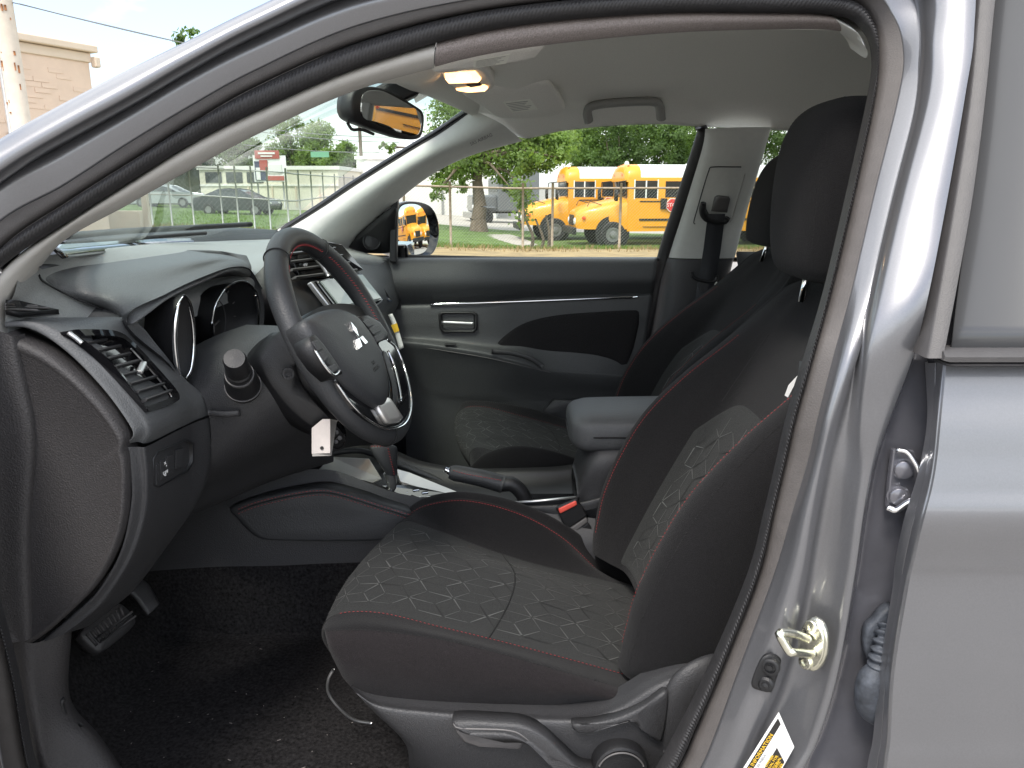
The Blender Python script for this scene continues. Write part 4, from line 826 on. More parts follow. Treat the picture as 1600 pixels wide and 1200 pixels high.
bez = [wp_(u, v, .022) for u, v in ((522, 588), (540, 600), (575, 630), (597, 642), (607, 633), (611, 600), (600, 556), (590, 535), (606, 530), (618, 545), (632, 580), (639, 610), (640, 640), (632, 660), (616, 668), (596, 666), (570, 650), (545, 624))]
def fillplate(name, pts, nrm, th_, m_, par, bev=.003):
    return plate(name, pts, nrm, th_, m_, par, bev=bev, rnd_=True, n=80, smooth=True, auto=50)
fillplate('lower_spoke', bez, WN, .026, 'gloss_black', wheel)
puff('spoke_opening', [wp_(u, v, .0228) for u, v in ((598, 552), (604, 552), (616, 585), (622, 620), (620, 634), (614, 633), (611, 600))], WN, [(0, 0), (.06, .0008), (.5, .0008)], 'plastic_dark', wheel, n=30)
puff('spoke_badge', [wp_(u, v, .025) for u, v in ((584, 632), (602, 622), (607, 624), (627, 654), (622, 660), (608, 662), (602, 660))], WN, [(0, -.006), (0, .003), (.06, .005), (.4, .0055)], 'silver_trim', wheel, n=40, smooth_outline=False)
tube('spoke_highlight', cr_pts([wp_(u, v, .025) for u, v in ((606, 548), (616, 572), (624, 605), (627, 625))], 16), .0022, 'chrome', wheel, n=8)
tube('spoke_trim', cr_pts([wp_(u, v, .0225) for u, v in ((606, 531), (620, 545), (633, 578), (641, 612), (642, 640), (634, 661), (617, 670), (596, 668), (570, 652), (545, 626), (524, 596))], 60), .0018, 'chrome', wheel, n=8)
# three diamond emblem
ec = wp_(560, 528, .042)
ex = WY; eu = WU
for a in (90, 210, 330):
    d = math.cos(R(a)) * ex + math.sin(R(a)) * eu; s_ = -math.sin(R(a)) * ex + math.cos(R(a)) * eu; L_ = .0165
    puff('emblem_diamond', [ec + d * .0006, ec + d * L_ * .87 + s_ * L_ * .5, ec + d * L_ * 1.74, ec + d * L_ * .87 - s_ * L_ * .5], WN, [(0, -.004), (0, .0012), (.08, .0022), (.5, .0022)], 'chrome', wheel, n=4, smooth_outline=False, smooth=False)
text('airbag_mark', 'SRS\nAIRBAG', wp_(586, 571, .0412), WY, WN, .010, 'plastic_dark', wheel)
# ================================================================== floor, footwell, sill
def fl(x, y):
    z = .33 + .012 * math.sin(x * 7 + y * 3) * .3
    if x < -.70: z += (-.70 - x) ** 1.3 * 2.2
    if -.17 < y < .17: z = max(z, .40)
    return z
xs = np.linspace(-1.0, 1.8, 60); ys = np.linspace(-.70, .70, 36)
gmesh('carpet', np.array([[(x, y, fl(x, y)) for y in ys] for x in xs]), 'carpet', car, label='black carpet in the footwell', solid=.01)
gmesh('bulkhead', np.array([[(-.82 - .1 * (z < .6), y, z) for y in (-.7, -.3, 0, .3, .7)] for z in (.3, .6, .9, 1.1)]), 'plastic_dark', car, solid=.02)
gmesh('underbody', np.array([[(x, y, .27) for y in (-.78, 0, .78)] for x in (-1.0, 0, 1.0, 1.85)]), 'plastic_dark', car, solid=.02)
gmesh('door_card_near', np.array([[(x, -.70, z) for x in (.36, 1.0, 1.8)] for z in (.3, .7, 1.04)]), 'plastic', car, solid=.02)
gmesh('far_kick_panel', np.array([[(x, .71, z) for x in (-1.0, -.7, -.5, -.34)] for z in (.3, .6, .85, .98)]), 'plastic_dark', car, solid=.02)
kick = loft('kick_panel', [uvy([(18, 990, -.70), (24, 1080, -.705), (48, 1180, -.71), (80, 1260, -.715)]), uvy([(40, 1003, -.70), (46, 1080, -.705), (66, 1180, -.712), (100, 1260, -.715)]), uvy([(62, 1003, -.69), (66, 1080, -.692), (88, 1180, -.70), (120, 1260, -.71)]), uvy([(106, 985, -.66), (104, 1095, -.655), (150, 1160, -.66), (215, 1260, -.67)]), uvy([(112, 985, -.60), (110, 1090, -.60), (160, 1155, -.61), (230, 1260, -.62)])], 'plastic_brown', car, n=40, nr=30, label='dark plastic kick panel and sill cover at the front of the footwell')
tube('clip_notch', cr_pts(uvy([(100, 1092, -.664), (96, 1100, -.668), (110, 1140, -.664), (116, 1145, -.664), (126, 1132, -.66)]), 20), .0035, 'plastic_dark', kick, n=8)
gmesh('sill_cover', np.array([[(x, y, z) for x in (-.55, -.2, .1, .5)] for y, z in ((-.60, .335), (-.63, .37), (-.70, .385), (-.745, .375))]), 'plastic_brown', car, solid=.004)
sst = [[(-6, 516, -.706), (-20, 700, -.712), (-16, 860, -.712), (0, 960, -.712), (20, 1004, -.71)], [(8, 520, -.704), (8, 600, -.708), (6, 860, -.708), (16, 960, -.708), (30, 1003, -.706)], [(20, 526, -.702), (34, 600, -.703), (46, 690, -.704), (38, 850, -.704), (44, 1000, -.703)]]
loft('pillar_side_trim', [uvy(q) for q in sst] + [np.array(uvy(sst[2])) + [.002, .02, 0]], 'plastic_brown', car, n=40, nr=16, label='narrow dark trim strip between door seal and dashboard end')
# lint on the carpet
V, F_ = [], []
for _ in range(34):
    p = np.array([rnd.uniform(-.72, -.25), rnd.uniform(-.62, -.2), 0]); p[2] = fl(p[0], p[1]) + .0185; a = rnd.uniform(0, 6.28); l_ = rnd.choice((.001, .001, .0012, .0016, .003)); k = len(V)
    d = np.array([math.cos(a), math.sin(a), 0]) * l_; s_ = np.array([-d[1], d[0], 0]) / l_ * .0006
    V += [p - d - s_, p + d - s_, p + d + s_, p - d + s_]; F_.append((k, k + 1, k + 2, k + 3))
mk('carpet_lint', V, F_, 'lint', car, smooth=False, kind='stuff')
# pedals
def pedal(name, out, Y, nrm_, ribs, lab):
    o = [P(u, v, Y + dy) for u, v, dy in out]
    q = puff(name, o, nrm_, [(0, -.012), (0, 0), (.05, .004), (.4, .005)], 'rubber', car, n=50, label=lab); return q
bn = np.array([.75, -.35, .55]); bn /= np.linalg.norm(bn); bc = P(166, 984, -.42)
bpp = lambda u, v, h=0: on_plane(bc, bn, u, v) + bn * h
brake = puff('brake_pedal', [bpp(*q) for q in ((125, 990), (150, 965), (178, 945), (192, 946), (210, 966), (208, 978), (185, 1000), (158, 1019), (146, 1016), (132, 1004))], bn, [(.1, -.03), (-.02, -.014), (0, 0), (.06, .004), (.5, .005)], 'rubber', car, n=50, label='ribbed black brake pedal')
for k_ in range(9):
    f_ = k_ / 8; a0 = (133 + 52 * f_, 992 - 42 * f_); a1 = (147 + 18 * 1 + 44 * f_ - 16, 1012 - 2 - 40 * f_)
    tube('tread_rib', [bpp(*a0, .006), bpp(*a1, .006)], .0028, 'plastic_brown', brake, n=6)
for (a, b) in (((146, 1000), (203, 958)), ((152, 1006), (208, 965))): tube('tread_rib', [bpp(*a, .008), bpp(*b, .008)], .0022, 'rubber', brake, n=6)
tube('pedal_arm', [bc - bn * .02, bc + np.array([-.10, 0, .14]), bc + np.array([-.12, 0, .3])], .012, 'plastic_dark', brake)
loft('accelerator_pedal', [uvy([(192, 916, -.30), (212, 930, -.30), (232, 960, -.31)]), uvy([(200, 908, -.28), (224, 918, -.275), (248, 945, -.285)]), uvy([(212, 902, -.25), (232, 912, -.255), (248, 940, -.27)])], 'plastic', car, n=24, nr=10, solid=.012, label='narrow black accelerator pedal')

# ================================================================== centre console
side = [[(330, 800, -.17), (430, 790, -.17), (560, 800, -.165), (640, 815, -.16), (760, 830, -.155), (950, 850, -.15)]]
CS = [uvy([(200, 800, -.13), (340, 770, -.15), (430, 740, -.13), (520, 735, -.12), (620, 770, -.115), (760, 790, -.115), (930, 810, -.115)]), uvy([(200, 850, -.13), (350, 800, -.168), (430, 800, -.165), (520, 800, -.16), (620, 815, -.155), (760, 830, -.15), (930, 850, -.145)]), uvy([(200, 895, -.15), (330, 886, -.175), (430, 884, -.175), (520, 880, -.17), (620, 878, -.165), (760, 880, -.16), (930, 900, -.155)])]
low = np.array(CS[2]); low = np.array([(p[0], p[1] - .01, .33) for p in low])
loft('tunnel_carpet', [CS[2], np.array(CS[2]) * .5 + low * .5, low], 'carpet', car, n=50, nr=12)
cons = loft('centre_console', CS, 'plastic', car, n=50, nr=26, label='black centre console between the front seats')
KP = [(360, 793, -.172), (385, 780, -.170), (430, 768, -.166), (480, 759, -.160), (515, 758, -.158), (560, 770, -.156), (600, 784, -.154), (645, 800, -.152), (640, 830, -.158), (610, 841, -.162), (520, 843, -.168), (430, 842, -.174), (405, 838, -.175), (388, 826, -.174), (372, 808, -.173)]
kp = puff('knee_pad', uvy(KP), (0, -1, .12), [(0, -.03), (0, .004), (.02, .011), (.06, .016), (.12, .017), (.6, .015)], 'leather', cons, n=90, smooth_outline=True, label='padded knee rest on the console with a red seam')
kpl = [(372, 796, -.192), (400, 785, -.190), (450, 773, -.186), (490, 767, -.182), (520, 768, -.180), (560, 779, -.178), (600, 792, -.176), (640, 804, -.174)]
stitch('knee_stitching', uvy(kpl), np.array([0, -1, .3]), 'red_thread', kp, ln=.004, gap=.003, wd=.0012, lift=.001)
stitch('knee_stitching', [P(u, v + 7, y) for u, v, y in kpl], np.array([0, -1, .3]), 'red_thread', kp, ln=.004, gap=.003, wd=.0010, lift=.001)
tube('knee_seam', cr_pts([P(u, v + 3.5, y + .0015) for u, v, y in kpl], 50), .0012, 'black_thread', kp, n=6)
# console top: walls, silver panels, gate
top_n = uvy([(470, 752, -.115), (520, 745, -.11), (575, 752, -.11), (640, 778, -.11), (720, 790, -.11), (820, 790, -.11), (900, 785, -.11), (960, 770, -.11)])
top_f = [np.array([p[0], .11, p[2] + .0]) for p in top_n]
loft('console_top', [np.array(top_n) + [0, -.006, -.02], top_n, [np.array([p[0], -.085, p[2] - .03]) for p in top_n], [np.array([p[0], 0, p[2] - .045]) for p in top_n], [np.array([p[0], .08, p[2] - .03]) for p in top_n], top_f, np.array(top_f) + [0, .01, -.15]], 'plastic_dark', cons, n=50, nr=20)
plate('silver_panel', uvy([(492, 739, -.085), (517, 713, -.03), (577, 716, -.005), (597, 748, -.03), (575, 757, -.06), (548, 752, -.075)]), (.3, -.3, .9), .006, 'silver_trim', cons, bev=.002, label='satin silver panel beside the gear lever')
plate('silver_panel', uvy([(619, 732, .05), (640, 738, .06), (722, 771, .05), (700, 776, .02), (640, 768, .0), (625, 752, .01)]), (.3, -.3, .9), .006, 'silver_trim', cons, bev=.002)
tube('console_rim', cr_pts(uvy([(497, 717, -.02), (520, 708, .01), (560, 704, .04), (590, 712, .06), (625, 726, .085), (680, 748, .09), (728, 770, .085)]), 40), .007, 'leather', cons, n=10)
gate = plate('gear_gate', uvy([(585, 768, -.075), (597, 758, -.05), (640, 757, -.01), (698, 770, .0), (694, 777, -.03), (640, 780, -.07)]), (.1, -.25, .96), .006, 'gloss_black', cons, bev=.002)
tube('gate_trim', cr_pts(uvy([(592, 770, -.072), (630, 778, -.066), (690, 776, -.03)]), 20), .0022, 'chrome', gate, n=8)
for u_, v_ in ((615, 770), (632, 772), (650, 768), (664, 772)): box('gate_step', P(u_, v_, -.045) + np.array([0, 0, .003]), (.014, .008, .005), 'chrome', gate, rot=(0, 0, .3), bev=.001)
# gear lever
kb = P(612, 772, -.045); kt = P(606, 742, -.045)
gl1 = tube('gear_lever', cr_pts([P(611, 776, -.045), P(612, 765, -.045), P(612, 752, -.045), P(608, 738, -.046)], 16), np.interp(np.linspace(0, 1, 16), [0, .2, 1], [.006, .0085, .013]), 'satin', car, n=20, label='gear lever with a black leather knob stitched in red')
KS = np.array([[P(u, v, y) for u, v, y in q] for q in [
    [(603, 741, -.058), (612, 744, -.060), (621, 741, -.045), (612, 739, -.032)], [(598, 733, -.062), (610, 736, -.064), (621, 733, -.045), (610, 731, -.028)],
    [(588, 718, -.066), (604, 722, -.068), (621, 717, -.045), (606, 714, -.022)], [(579, 704, -.066), (598, 707, -.069), (621, 702, -.046), (602, 699, -.020)],
    [(578, 697, -.062), (597, 697, -.066), (618, 697, -.046), (600, 694, -.022)], [(586, 694, -.054), (598, 693, -.056), (610, 694, -.046), (600, 692, -.032)]]])
SK = Surf(KS, cc=True); gk = SK.grid(0, 5, 0, 4, 26, 29)[:, :-1]
knob = gmesh('lever_knob', gk, 'leather', gl1, closed_c=True, cap=True)
for dc in (.55, 1.0):
    rr = np.linspace(.2, 4.6, 40) if dc == 1.0 else None
cc_ = np.array([SK(r_, 1.35)[0] for r_ in np.linspace(.25, 4.2, 30)]); nn_ = np.tile([.2, -1, .3], (30, 1))
stitch('lever_stitching', cc_, np.array([.2, -1, .3]), 'red_thread', gl1, ln=.0035, gap=.0025, wd=.0022, lift=.0015, slant=.0012)
cc_ = np.array([SK(4.0, c_)[0] for c_ in np.linspace(.0, 1.35, 20)]); stitch('lever_stitching', cc_, np.array([.2, -1, .3]), 'red_thread', gl1, ln=.0035, gap=.0025, wd=.0022, lift=.0015, slant=.0012)
# handbrake
hb_ = tube('handbrake', cr_pts(uvy([(702, 738, -.045), (722, 741, -.045), (755, 748, -.045), (786, 757, -.045)]), 20), np.interp(np.linspace(0, 1, 20), [0, .08, .5, 1], [.013, .0175, .0185, .0195]), 'leather', car, n=18, label='leather handbrake lever with a chrome button')
tube('brake_arm', cr_pts(uvy([(782, 757, -.045), (800, 757, -.045), (815, 770, -.045), (824, 790, -.045)]), 16), .0165, 'plastic_dark', hb_, n=14)
lathe('brake_button', P(703, 737, -.045), P(694, 733, -.045) - P(703, 737, -.045), [(0, .008), (.006, .008), (.006, .006), (.012, .0065), (.014, .004), (.014, 0)], 'chrome', hb_, n=16)
stitch('brake_stitching', np.array(uvy([(708, 735, -.063), (730, 741, -.064), (786, 751, -.065)])), np.array([0, -.8, .6]), 'red_thread', hb_, ln=.004, gap=.002, wd=.0014, lift=.001)
# tray, pocket edges, armrest box
tray = plate('console_tray', uvy([(785, 787, -.10), (900, 777, -.10), (940, 769, .06), (830, 776, .06)]), (0, -.2, 1), .02, 'plastic', cons, bev=.003)
tube('tray_edge', uvy([(785, 787, -.105), (840, 783, -.105), (900, 777, -.105)]), .003, 'satin', cons, n=8)
tube('tray_edge', cr_pts(uvy([(830, 776, .06), (880, 771, .06), (905, 768, .06)]), 8), .005, 'frame_vinyl', cons, n=8)
box('cup_recess', P(860, 795, -.05) + np.array([0, 0, -.01]), (.14, .12, .05), 'gloss_black', cons, bev=.01)
rb = []
for x, z0, z1, hw in ((.14, .50, .62, .075), (.17, .46, .70, .09), (.24, .40, .715, .095), (.45, .38, .715, .095), (.47, .38, .70, .09)):
    rb.append([(x, -hw, z0), (x, -hw, z0 * .4 + z1 * .6), (x, -hw * .9, z1), (x, hw * .9, z1), (x, hw, z0 * .4 + z1 * .6), (x, hw, z0)])
rb = np.array(rb); Srb = Surf(rb); gmesh('armrest_box', Srb.grid(0, 4, 0, 5, 24, 30), 'plastic', cons, cap=True)
ax0, ax1 = .122, .46
def sup(x, hw, z0, z1, n=24, e=3.2):
    r_ = []
    for k in range(n):
        a = 2 * math.pi * k / n; c_, s_ = math.cos(a), math.sin(a)
        r_.append((x, hw * math.copysign(abs(c_) ** (2 / e), c_), (z0 + z1) / 2 + (z1 - z0) / 2 * math.copysign(abs(s_) ** (2 / e), s_)))
    return r_
ar = np.array([sup(ax0, .04, .735, .755), sup(ax0 + .006, .075, .715, .775), sup(ax0 + .03, .098, .70, .786), sup(ax0 + .08, .104, .698, .79), sup(ax1 - .06, .106, .698, .792), sup(ax1 - .01, .10, .70, .786), sup(ax1, .07, .72, .77)])
ar[:, :, 1] += .012
arm = gmesh('armrest', Surf(ar, cc=True).grid(0, 6, 0, 24, 40, 49)[:, :-1], 'armrest_vinyl', cons, closed_c=True, cap=True, label='grey padded armrest lid on the console')
sl = [(x, -.0955 + .012 * (x < ax0 + .03) , .742) for x in np.linspace(ax0 + .02, ax1 - .02, 12)]
tube('armrest_seam', cr_pts(uvy([(897, 676, .03), (905, 682, -.04), (925, 684, -.088), (960, 684, -.094), (1010, 684, -.094)]), 24), .0016, 'black_thread', cons, n=6)
# seat belt buckle of the near seat
bk = plate('belt_buckle', uvy([(868, 793, -.135), (901, 779, -.135), (918, 806, -.132), (884, 830, -.132)]), (-.1, -1, .3), .024, 'plastic_dark', car, bev=.004, label='black seat belt buckle with a red release button')
plate('release_button', uvy([(872, 795, -.138), (900, 782, -.138), (902, 789, -.1375), (875, 803, -.1375)]), (-.1, -1, .3), .018, 'red_plastic', bk, bev=.0025)
plate('buckle_collar', uvy([(884, 830, -.134), (916, 808, -.134), (919, 816, -.134), (890, 838, -.134)]), (-.1, -1, .3), .02, 'frame_vinyl', bk, bev=.003)
plate('buckle_stalk', uvy([(890, 838, -.130), (919, 816, -.130), (965, 890, -.13), (940, 905, -.13)]), (-.1, -1, .3), .012, 'plastic_dark', bk, bev=.003)
tube('anchor_bracket', cr_pts(uvy([(930, 880, -.13), (955, 868, -.13), (985, 852, -.13), (1000, 850, -.12)]), 14), .009, 'satin', car, n=10, ry=.004)

# ================================================================== the front seats
CU = {  # rows of the cushion, front to back, as traced; the far side uses the same rows mirrored
    0: [(538, 1062), (572, 1090), (640, 1104), (760, 1112), (860, 1109), (925, 1098)], 1: [(522, 1022), (565, 1042), (650, 1052), (760, 1066), (860, 1080), (936, 1088)],
    2: [(516, 986), (580, 985), (680, 998), (780, 1021), (870, 1047), (945, 1068)], 3: [(522, 962), (590, 957), (690, 980), (790, 1004), (900, 1033), (1008, 1063)],
    4: [(550, 905), (625, 902), (720, 924), (820, 948), (920, 982), (1010, 1010)], 5: [(588, 857), (660, 858), (750, 881), (840, 906), (930, 935), (1005, 962)],
    6: [(630, 815), (690, 831), (765, 859), (840, 882), (920, 901), (995, 919)], 7: [(640, 805), (672, 789), (730, 783), (810, 803), (880, 842), (950, 905)],
    8: [(636, 800), (668, 781), (725, 773), (810, 788), (890, 825), (968, 884)]}
CY = {0: -.615, 1: -.638, 2: -.622, 3: -.568, 4: -.455, 5: -.335, 6: -.222, 7: -.165, 8: -.135}
rowsC = []
for r_ in range(9):
    p = np.array([P(u, v, CY[r_]) for u, v in CU[r_]]); f0 = p[0]
    dz = .05 if r_ in (3, 4, 5, 6) else .04
    if r_ in (0,): nose = [f0 + [.02, .06, -.01], f0 + [-.004, .02, .0]]
    elif r_ == 1: nose = [f0 + [.01, .06, -.035], f0 + [-.008, .02, -.01]]
    elif r_ == 2: nose = [f0 + [.01, .05, -.06], f0 + [-.010, .018, -.015]]
    else: nose = [f0 + [.03, 0, -.125], f0 + [-.018, .0, -.04]]
    p = np.vstack([nose, p, p[-1] + [.08, 0, -.03]]); rowsC.append(p)
low8 = rowsC[8].copy(); low8[:, 1] += .012; low8[:, 2] -= .10
rowsC.append(low8)
SC0 = np.array(rowsC)

ZB = [.530, .56, .60, .66, .74, .82, .90, .97, 1.03, 1.075, 1.098, 1.105]
def xb(z): return .243 + (z - .573) * .52 + max(0, z - 1.0) * .12
CR = np.interp(ZB, [.52, .58, .66, .74, .82, .90, .95, .99, 1.04, 1.2], [.05, .075, .100, .110, .107, .078, .048, .025, .010, .006])
WD = np.interp(ZB, [.52, .56, .62, .72, .82, .90, .97, 1.03, 1.075, 1.098, 1.106], [.235, .258, .264, .266, .262, .252, .237, .215, .175, .125, .06])
ringsB = []
for z, c_, w_ in zip(ZB, CR, WD):
    X = xb(z); k = w_ / .265; bk_ = .135 if z < 1.05 else max(.04, .135 - (z - 1.05) * 1.6)
    fx = 0 if z < 1.09 else (z - 1.09) * 2.2
    h = [(-w_ + .012, X + bk_), (-w_ - .001, X + bk_ * .45), (-w_ + .003, X - c_ * .42 + fx), (-w_ + .026 * k, X - c_ * .92 + fx), (-w_ + .066 * k, X - c_ + fx), (-w_ + .112 * k, X - c_ * .5 + fx), (-w_ + .15 * k, X - .003 + fx), (-.05 * k, X + .006 + fx)]
    full = h + [(-y, x) for y, x in reversed(h)]
    ringsB.append([(x, y - .375, z) for y, x in full])
SB0 = np.array(ringsB)
HR = [(1.108, .07, .022), (1.112, .105, .045), (1.13, .126, .062), (1.18, .138, .073), (1.25, .142, .078), (1.31, .138, .076), (1.35, .118, .066), (1.372, .088, .048), (1.382, .045, .024), (1.384, .01, .006)]
ringsH = []
for z, hy, hx in HR:
    cx = .505 + (z - 1.2) * .06; r_ = []
    for k in range(24):
        a = 2 * math.pi * k / 24; c_, s_ = math.cos(a), math.sin(a); e = 2.7
        r_.append((cx + hx * math.copysign(abs(c_) ** (2 / e), c_), -.375 + hy * math.copysign(abs(s_) ** (2 / e), s_), z))
    ringsH.append(r_)
SH0 = np.array(ringsH)

def seat(tr, sgn, label, near):
    T = lambda G: tr(np.array(G, float).reshape(-1, 3)).reshape(np.shape(G))
    C_ = Surf(T(SC0)); B_ = Surf(T(SB0), cc=True); H_ = Surf(T(SH0), cc=True)
    fp = dict(flip=sgn < 0)
    root = mk('front_seat', T([(x, y, z) for x in (-.12, .2) for y in (-.60, -.16) for z in (.34, .47)]), [(0, 1, 3, 2), (4, 6, 7, 5), (0, 4, 5, 1), (2, 3, 7, 6), (0, 2, 6, 4), (1, 5, 7, 3)], 'plastic_dark', car, smooth=False, bev=.01, label=label)
    E = 8.0
    gmesh('cushion_side', C_.grid(0, 2, 0, E, 22, 70), 'fabric_side', root, **fp)
    gmesh('cushion_bolster', C_.grid(2, 3, 0, E, 10, 70), 'fabric', root, **fp)
    gmesh('cushion_insert', C_.grid(3, 6, 0, E, 36, 70), 'fabric_insert', root, **fp)
    gmesh('cushion_bolster', C_.grid(6, 9, 0, E, 26, 70), 'fabric', root, **fp)
    gmesh('backrest', B_.grid(0, 11, 0, 16, 80, 97)[:, :-1], 'fabric', root, closed_c=True, cap=True, **fp)
    gmesh('headrest', H_.grid(0, 9, 0, 24, 40, 73)[:, :-1], 'fabric', root, closed_c=True, cap=True, **fp)
    for dy in (-.075, .075): tube('headrest_post', T([(.50, -.375 + dy, 1.06), (.508, -.375 + dy, 1.13)]), .006, 'chrome', root, n=10)
    def along(S, fr, fc, n=90):
        t = np.linspace(0, 1, n); r_, c_ = fr(t), fc(t); q = S(r_, c_); nn = S.normal(r_, c_) * (1 if sgn > 0 else -1); return q, nn
    flipn = lambda q, nn, S: nn
    def st(S, fr, fc, m_, off, **k):
        q, nn = along(S, fr, fc); q = q + nn * off; stitch(m_ == 'red_thread' and 'red_stitching' or 'seam_thread', q, nn, m_, root, **k)
        return q, nn
    ones = lambda v: (lambda t: np.full_like(t, v)); lin = lambda a, b: (lambda t: a + (b - a) * t)
    s_c = -1; s_b = -1
    # cushion normals: made to point up / outwards
    def nfix(S, r_, c_, ref):
        n = S.normal(r_, c_); return -1 if (n[0] @ np.array(ref)) < 0 else 1
    sc = nfix(C_, [4.5], [4], (0, 0, 1)); sb = nfix(B_, [4], [7.5], (-1, 0, .3)); shd = nfix(H_, [4], [12], (-1, 0, 0))
    def sew(S, sg, r_, c_, m_, off=.0006, **k):
        q = S(r_, c_); nn = S.normal(r_, c_) * sg
        return stitch('red_stitching' if m_ == 'red_thread' else 'seam_thread', q + nn * off, nn, m_, root, n=len(q), **k)
    t = np.linspace(0, 1, 140)
    sew(C_, sc, 2 + 0 * t, 1.9 + 5.2 * t, 'black_thread', ln=.004, gap=.002, wd=.0012)
    sew(C_, sc, 3 - .02 + 0 * t, 2.2 + 5.2 * t, 'red_thread', ln=.0035, gap=.003, wd=.0008)
    sew(C_, sc, 7 + 0 * t, 2.0 + 5.2 * t, 'red_thread', ln=.004, gap=.0022, wd=.0013)
    tube('seam', C_(7.07 + 0 * t, 2.0 + 5.2 * t), .0010, 'black_thread', root, n=6)
    tube('seam', C_(3 + 0 * t, .8 + 6.9 * t), .0012, 'black_thread', root, n=6)
    tube('seam', C_(6 + 0 * t, .8 + 6.9 * t), .0012, 'black_thread', root, n=6)
    arcr = np.linspace(3.0, 6.0, 40); tube('seam', C_(arcr, 4.5 + .2 * np.sin((arcr - 3) / 3 * math.pi) + (arcr - 4.5) * -.16), .0016, 'black_thread', root, n=6)
    tb = np.linspace(1.3, 7.2, 120)
    sew(B_, sb, tb, 4 + 0 * tb, 'red_thread', ln=.004, gap=.0022, wd=.0013)
    sew(B_, sb, tb, 11 + 0 * tb, 'red_thread', ln=.004, gap=.0022, wd=.0013)
    tube('seam', B_(tb, 11.1 + 0 * tb), .0009, 'black_thread', root, n=6)
    sew(B_, sb, np.linspace(.8, 7.6, 120), 2.95 + 0 * tb, 'black_thread', ln=.004, gap=.002, wd=.0010)
    sew(B_, sb, np.linspace(.8, 7.6, 120), 12.05 + 0 * tb, 'black_thread', ln=.004, gap=.002, wd=.0010)
    tube('seam', B_(np.linspace(5.6, 7.4, 30), 9.2 + 0 * np.linspace(0, 1, 30)), .0009, 'black_thread', root, n=6)
    th_ = np.linspace(.9, 8.2, 60)
    sew(H_, shd, th_, 14.6 + 0 * th_, 'black_thread', ln=.004, gap=.0025, wd=.0018, lift=.0002) if near else None
    sew(H_, shd, th_, 9.4 + 0 * th_, 'black_thread', ln=.004, gap=.0025, wd=.0018, lift=.0002)
    # backrest insert with rounded top
    nA, nB = 40, 24; g = []
    ftop = lambda f: 5.75 - .9 * abs(2 * f - 1) ** 3
    for i in range(nA):
        row = []
        for j in range(nB):
            f = j / (nB - 1); r_ = .3 + (ftop(f) - .3) * i / (nA - 1); c_ = 5.55 + 3.9 * f
            row.append((B_([r_], [c_]) + B_.normal([r_], [c_]) * sb * (.0025 if 0 < i < nA - 1 and 0 < j < nB - 1 else .0))[0])
        g.append(row)
    gmesh('backrest_insert', np.array(g), 'fabric_insert', root, flip=sgn < 0)
    # raised cube pattern
    def cube_lines(fmap, La, Lb, a_, seed, hi):
        rg = random.Random(seed); Vl, Fl, Vd, Fd = [], [], [], []; h = a_ * math.sqrt(3) / 2
        pts = {}
        for i in range(-40, 80):
            for j in range(-2, 60):
                x = (i + (j % 2) * .5) * a_; y = j * h
                if -a_ < x < La + a_ and -a_ < y < Lb + a_: pts[(i, j)] = (x, y)
        def colr(i, j): q = i - (j // 2); return (q + 2 * j) % 3      # three-colouring of the triangular lattice
        for (i, j), (x, y) in pts.items():
            if colr(i, j) != 0: continue
            o = j % 2
            for k, (di, dj) in enumerate(((1, 0), (-1, 0), (o, 1), (o - 1, 1), (o, -1), (o - 1, -1))):
                q = pts.get((i + di, j + dj))
                if q is None: continue
                x2, y2 = q; f0, f1 = (.07, .93)
                A = (x + (x2 - x) * f0, y + (y2 - y) * f0); Bp = (x + (x2 - x) * f1, y + (y2 - y) * f1)
                if not all(0.004 < p_[0] < La - .004 and 0.004 < p_[1] < Lb - .004 for p_ in (A, Bp)): continue
                wv = rg.choice((.0010, .0013, .0018, .0026)) * hi; tdx, tdy = (x2 - x) / a_, (y2 - y) / a_
                quad = [(A[0] - tdy * wv / 2, A[1] + tdx * wv / 2), (Bp[0] - tdy * wv / 4, Bp[1] + tdx * wv / 4), (Bp[0] + tdy * wv / 4, Bp[1] - tdx * wv / 4), (A[0] + tdy * wv / 2, A[1] - tdx * wv / 2)]
                dk = k in (0, 3, 4) and rg.random() < .4
                tgt = (Vd, Fd) if dk else (Vl, Fl); kk = len(tgt[0]); dd = 0
                tgt[0].extend(fmap(px, py, .0011 if not dk else .0008) for px, py in quad); tgt[1].append((kk, kk + 1, kk + 2, kk + 3))
        mk('embossed_pattern', Vl, Fl, 'emboss_light', root, smooth=False, kind='stuff'); mk('embossed_pattern', Vd, Fd, 'emboss_dark', root, smooth=False, kind='stuff')
    LaC, LbC = .56, .36
    def fC(x, y, hgt):
        r_ = 3.05 + 2.9 * y / LbC; c_ = .9 + 6.6 * x / LaC; return (C_([r_], [c_]) + C_.normal([r_], [c_]) * sc * hgt)[0]
    cube_lines(fC, LaC, LbC, .0345, 3, 1)
    LaB, LbB = .36, .26
    def fB(x, y, hgt):
        f = y / LbB; r_ = .4 + (ftop(f) - .45) * x / LaB; c_ = 5.6 + 3.8 * f; return (B_([r_], [c_]) + B_.normal([r_], [c_]) * sb * (hgt + .0026))[0]
    cube_lines(fB, LaB, LbB, .0345, 5, 1)
    return root, C_, B_
near_seat, Cn, Bn = seat(lambda p: p, 1, 'black fabric driver seat with cube patterned centre and red seams', True)
far_seat, Cf, Bf = seat(lambda p: np.stack([p[:, 0] + .125 + .135 * np.maximum(0, p[:, 2] - .75), -p[:, 1], np.where(p[:, 2] > 1.1, 1.1 + (p[:, 2] - 1.1) * .85, p[:, 2])], 1), -1, 'black passenger seat behind the armrest, cube patterned with red seams', False)
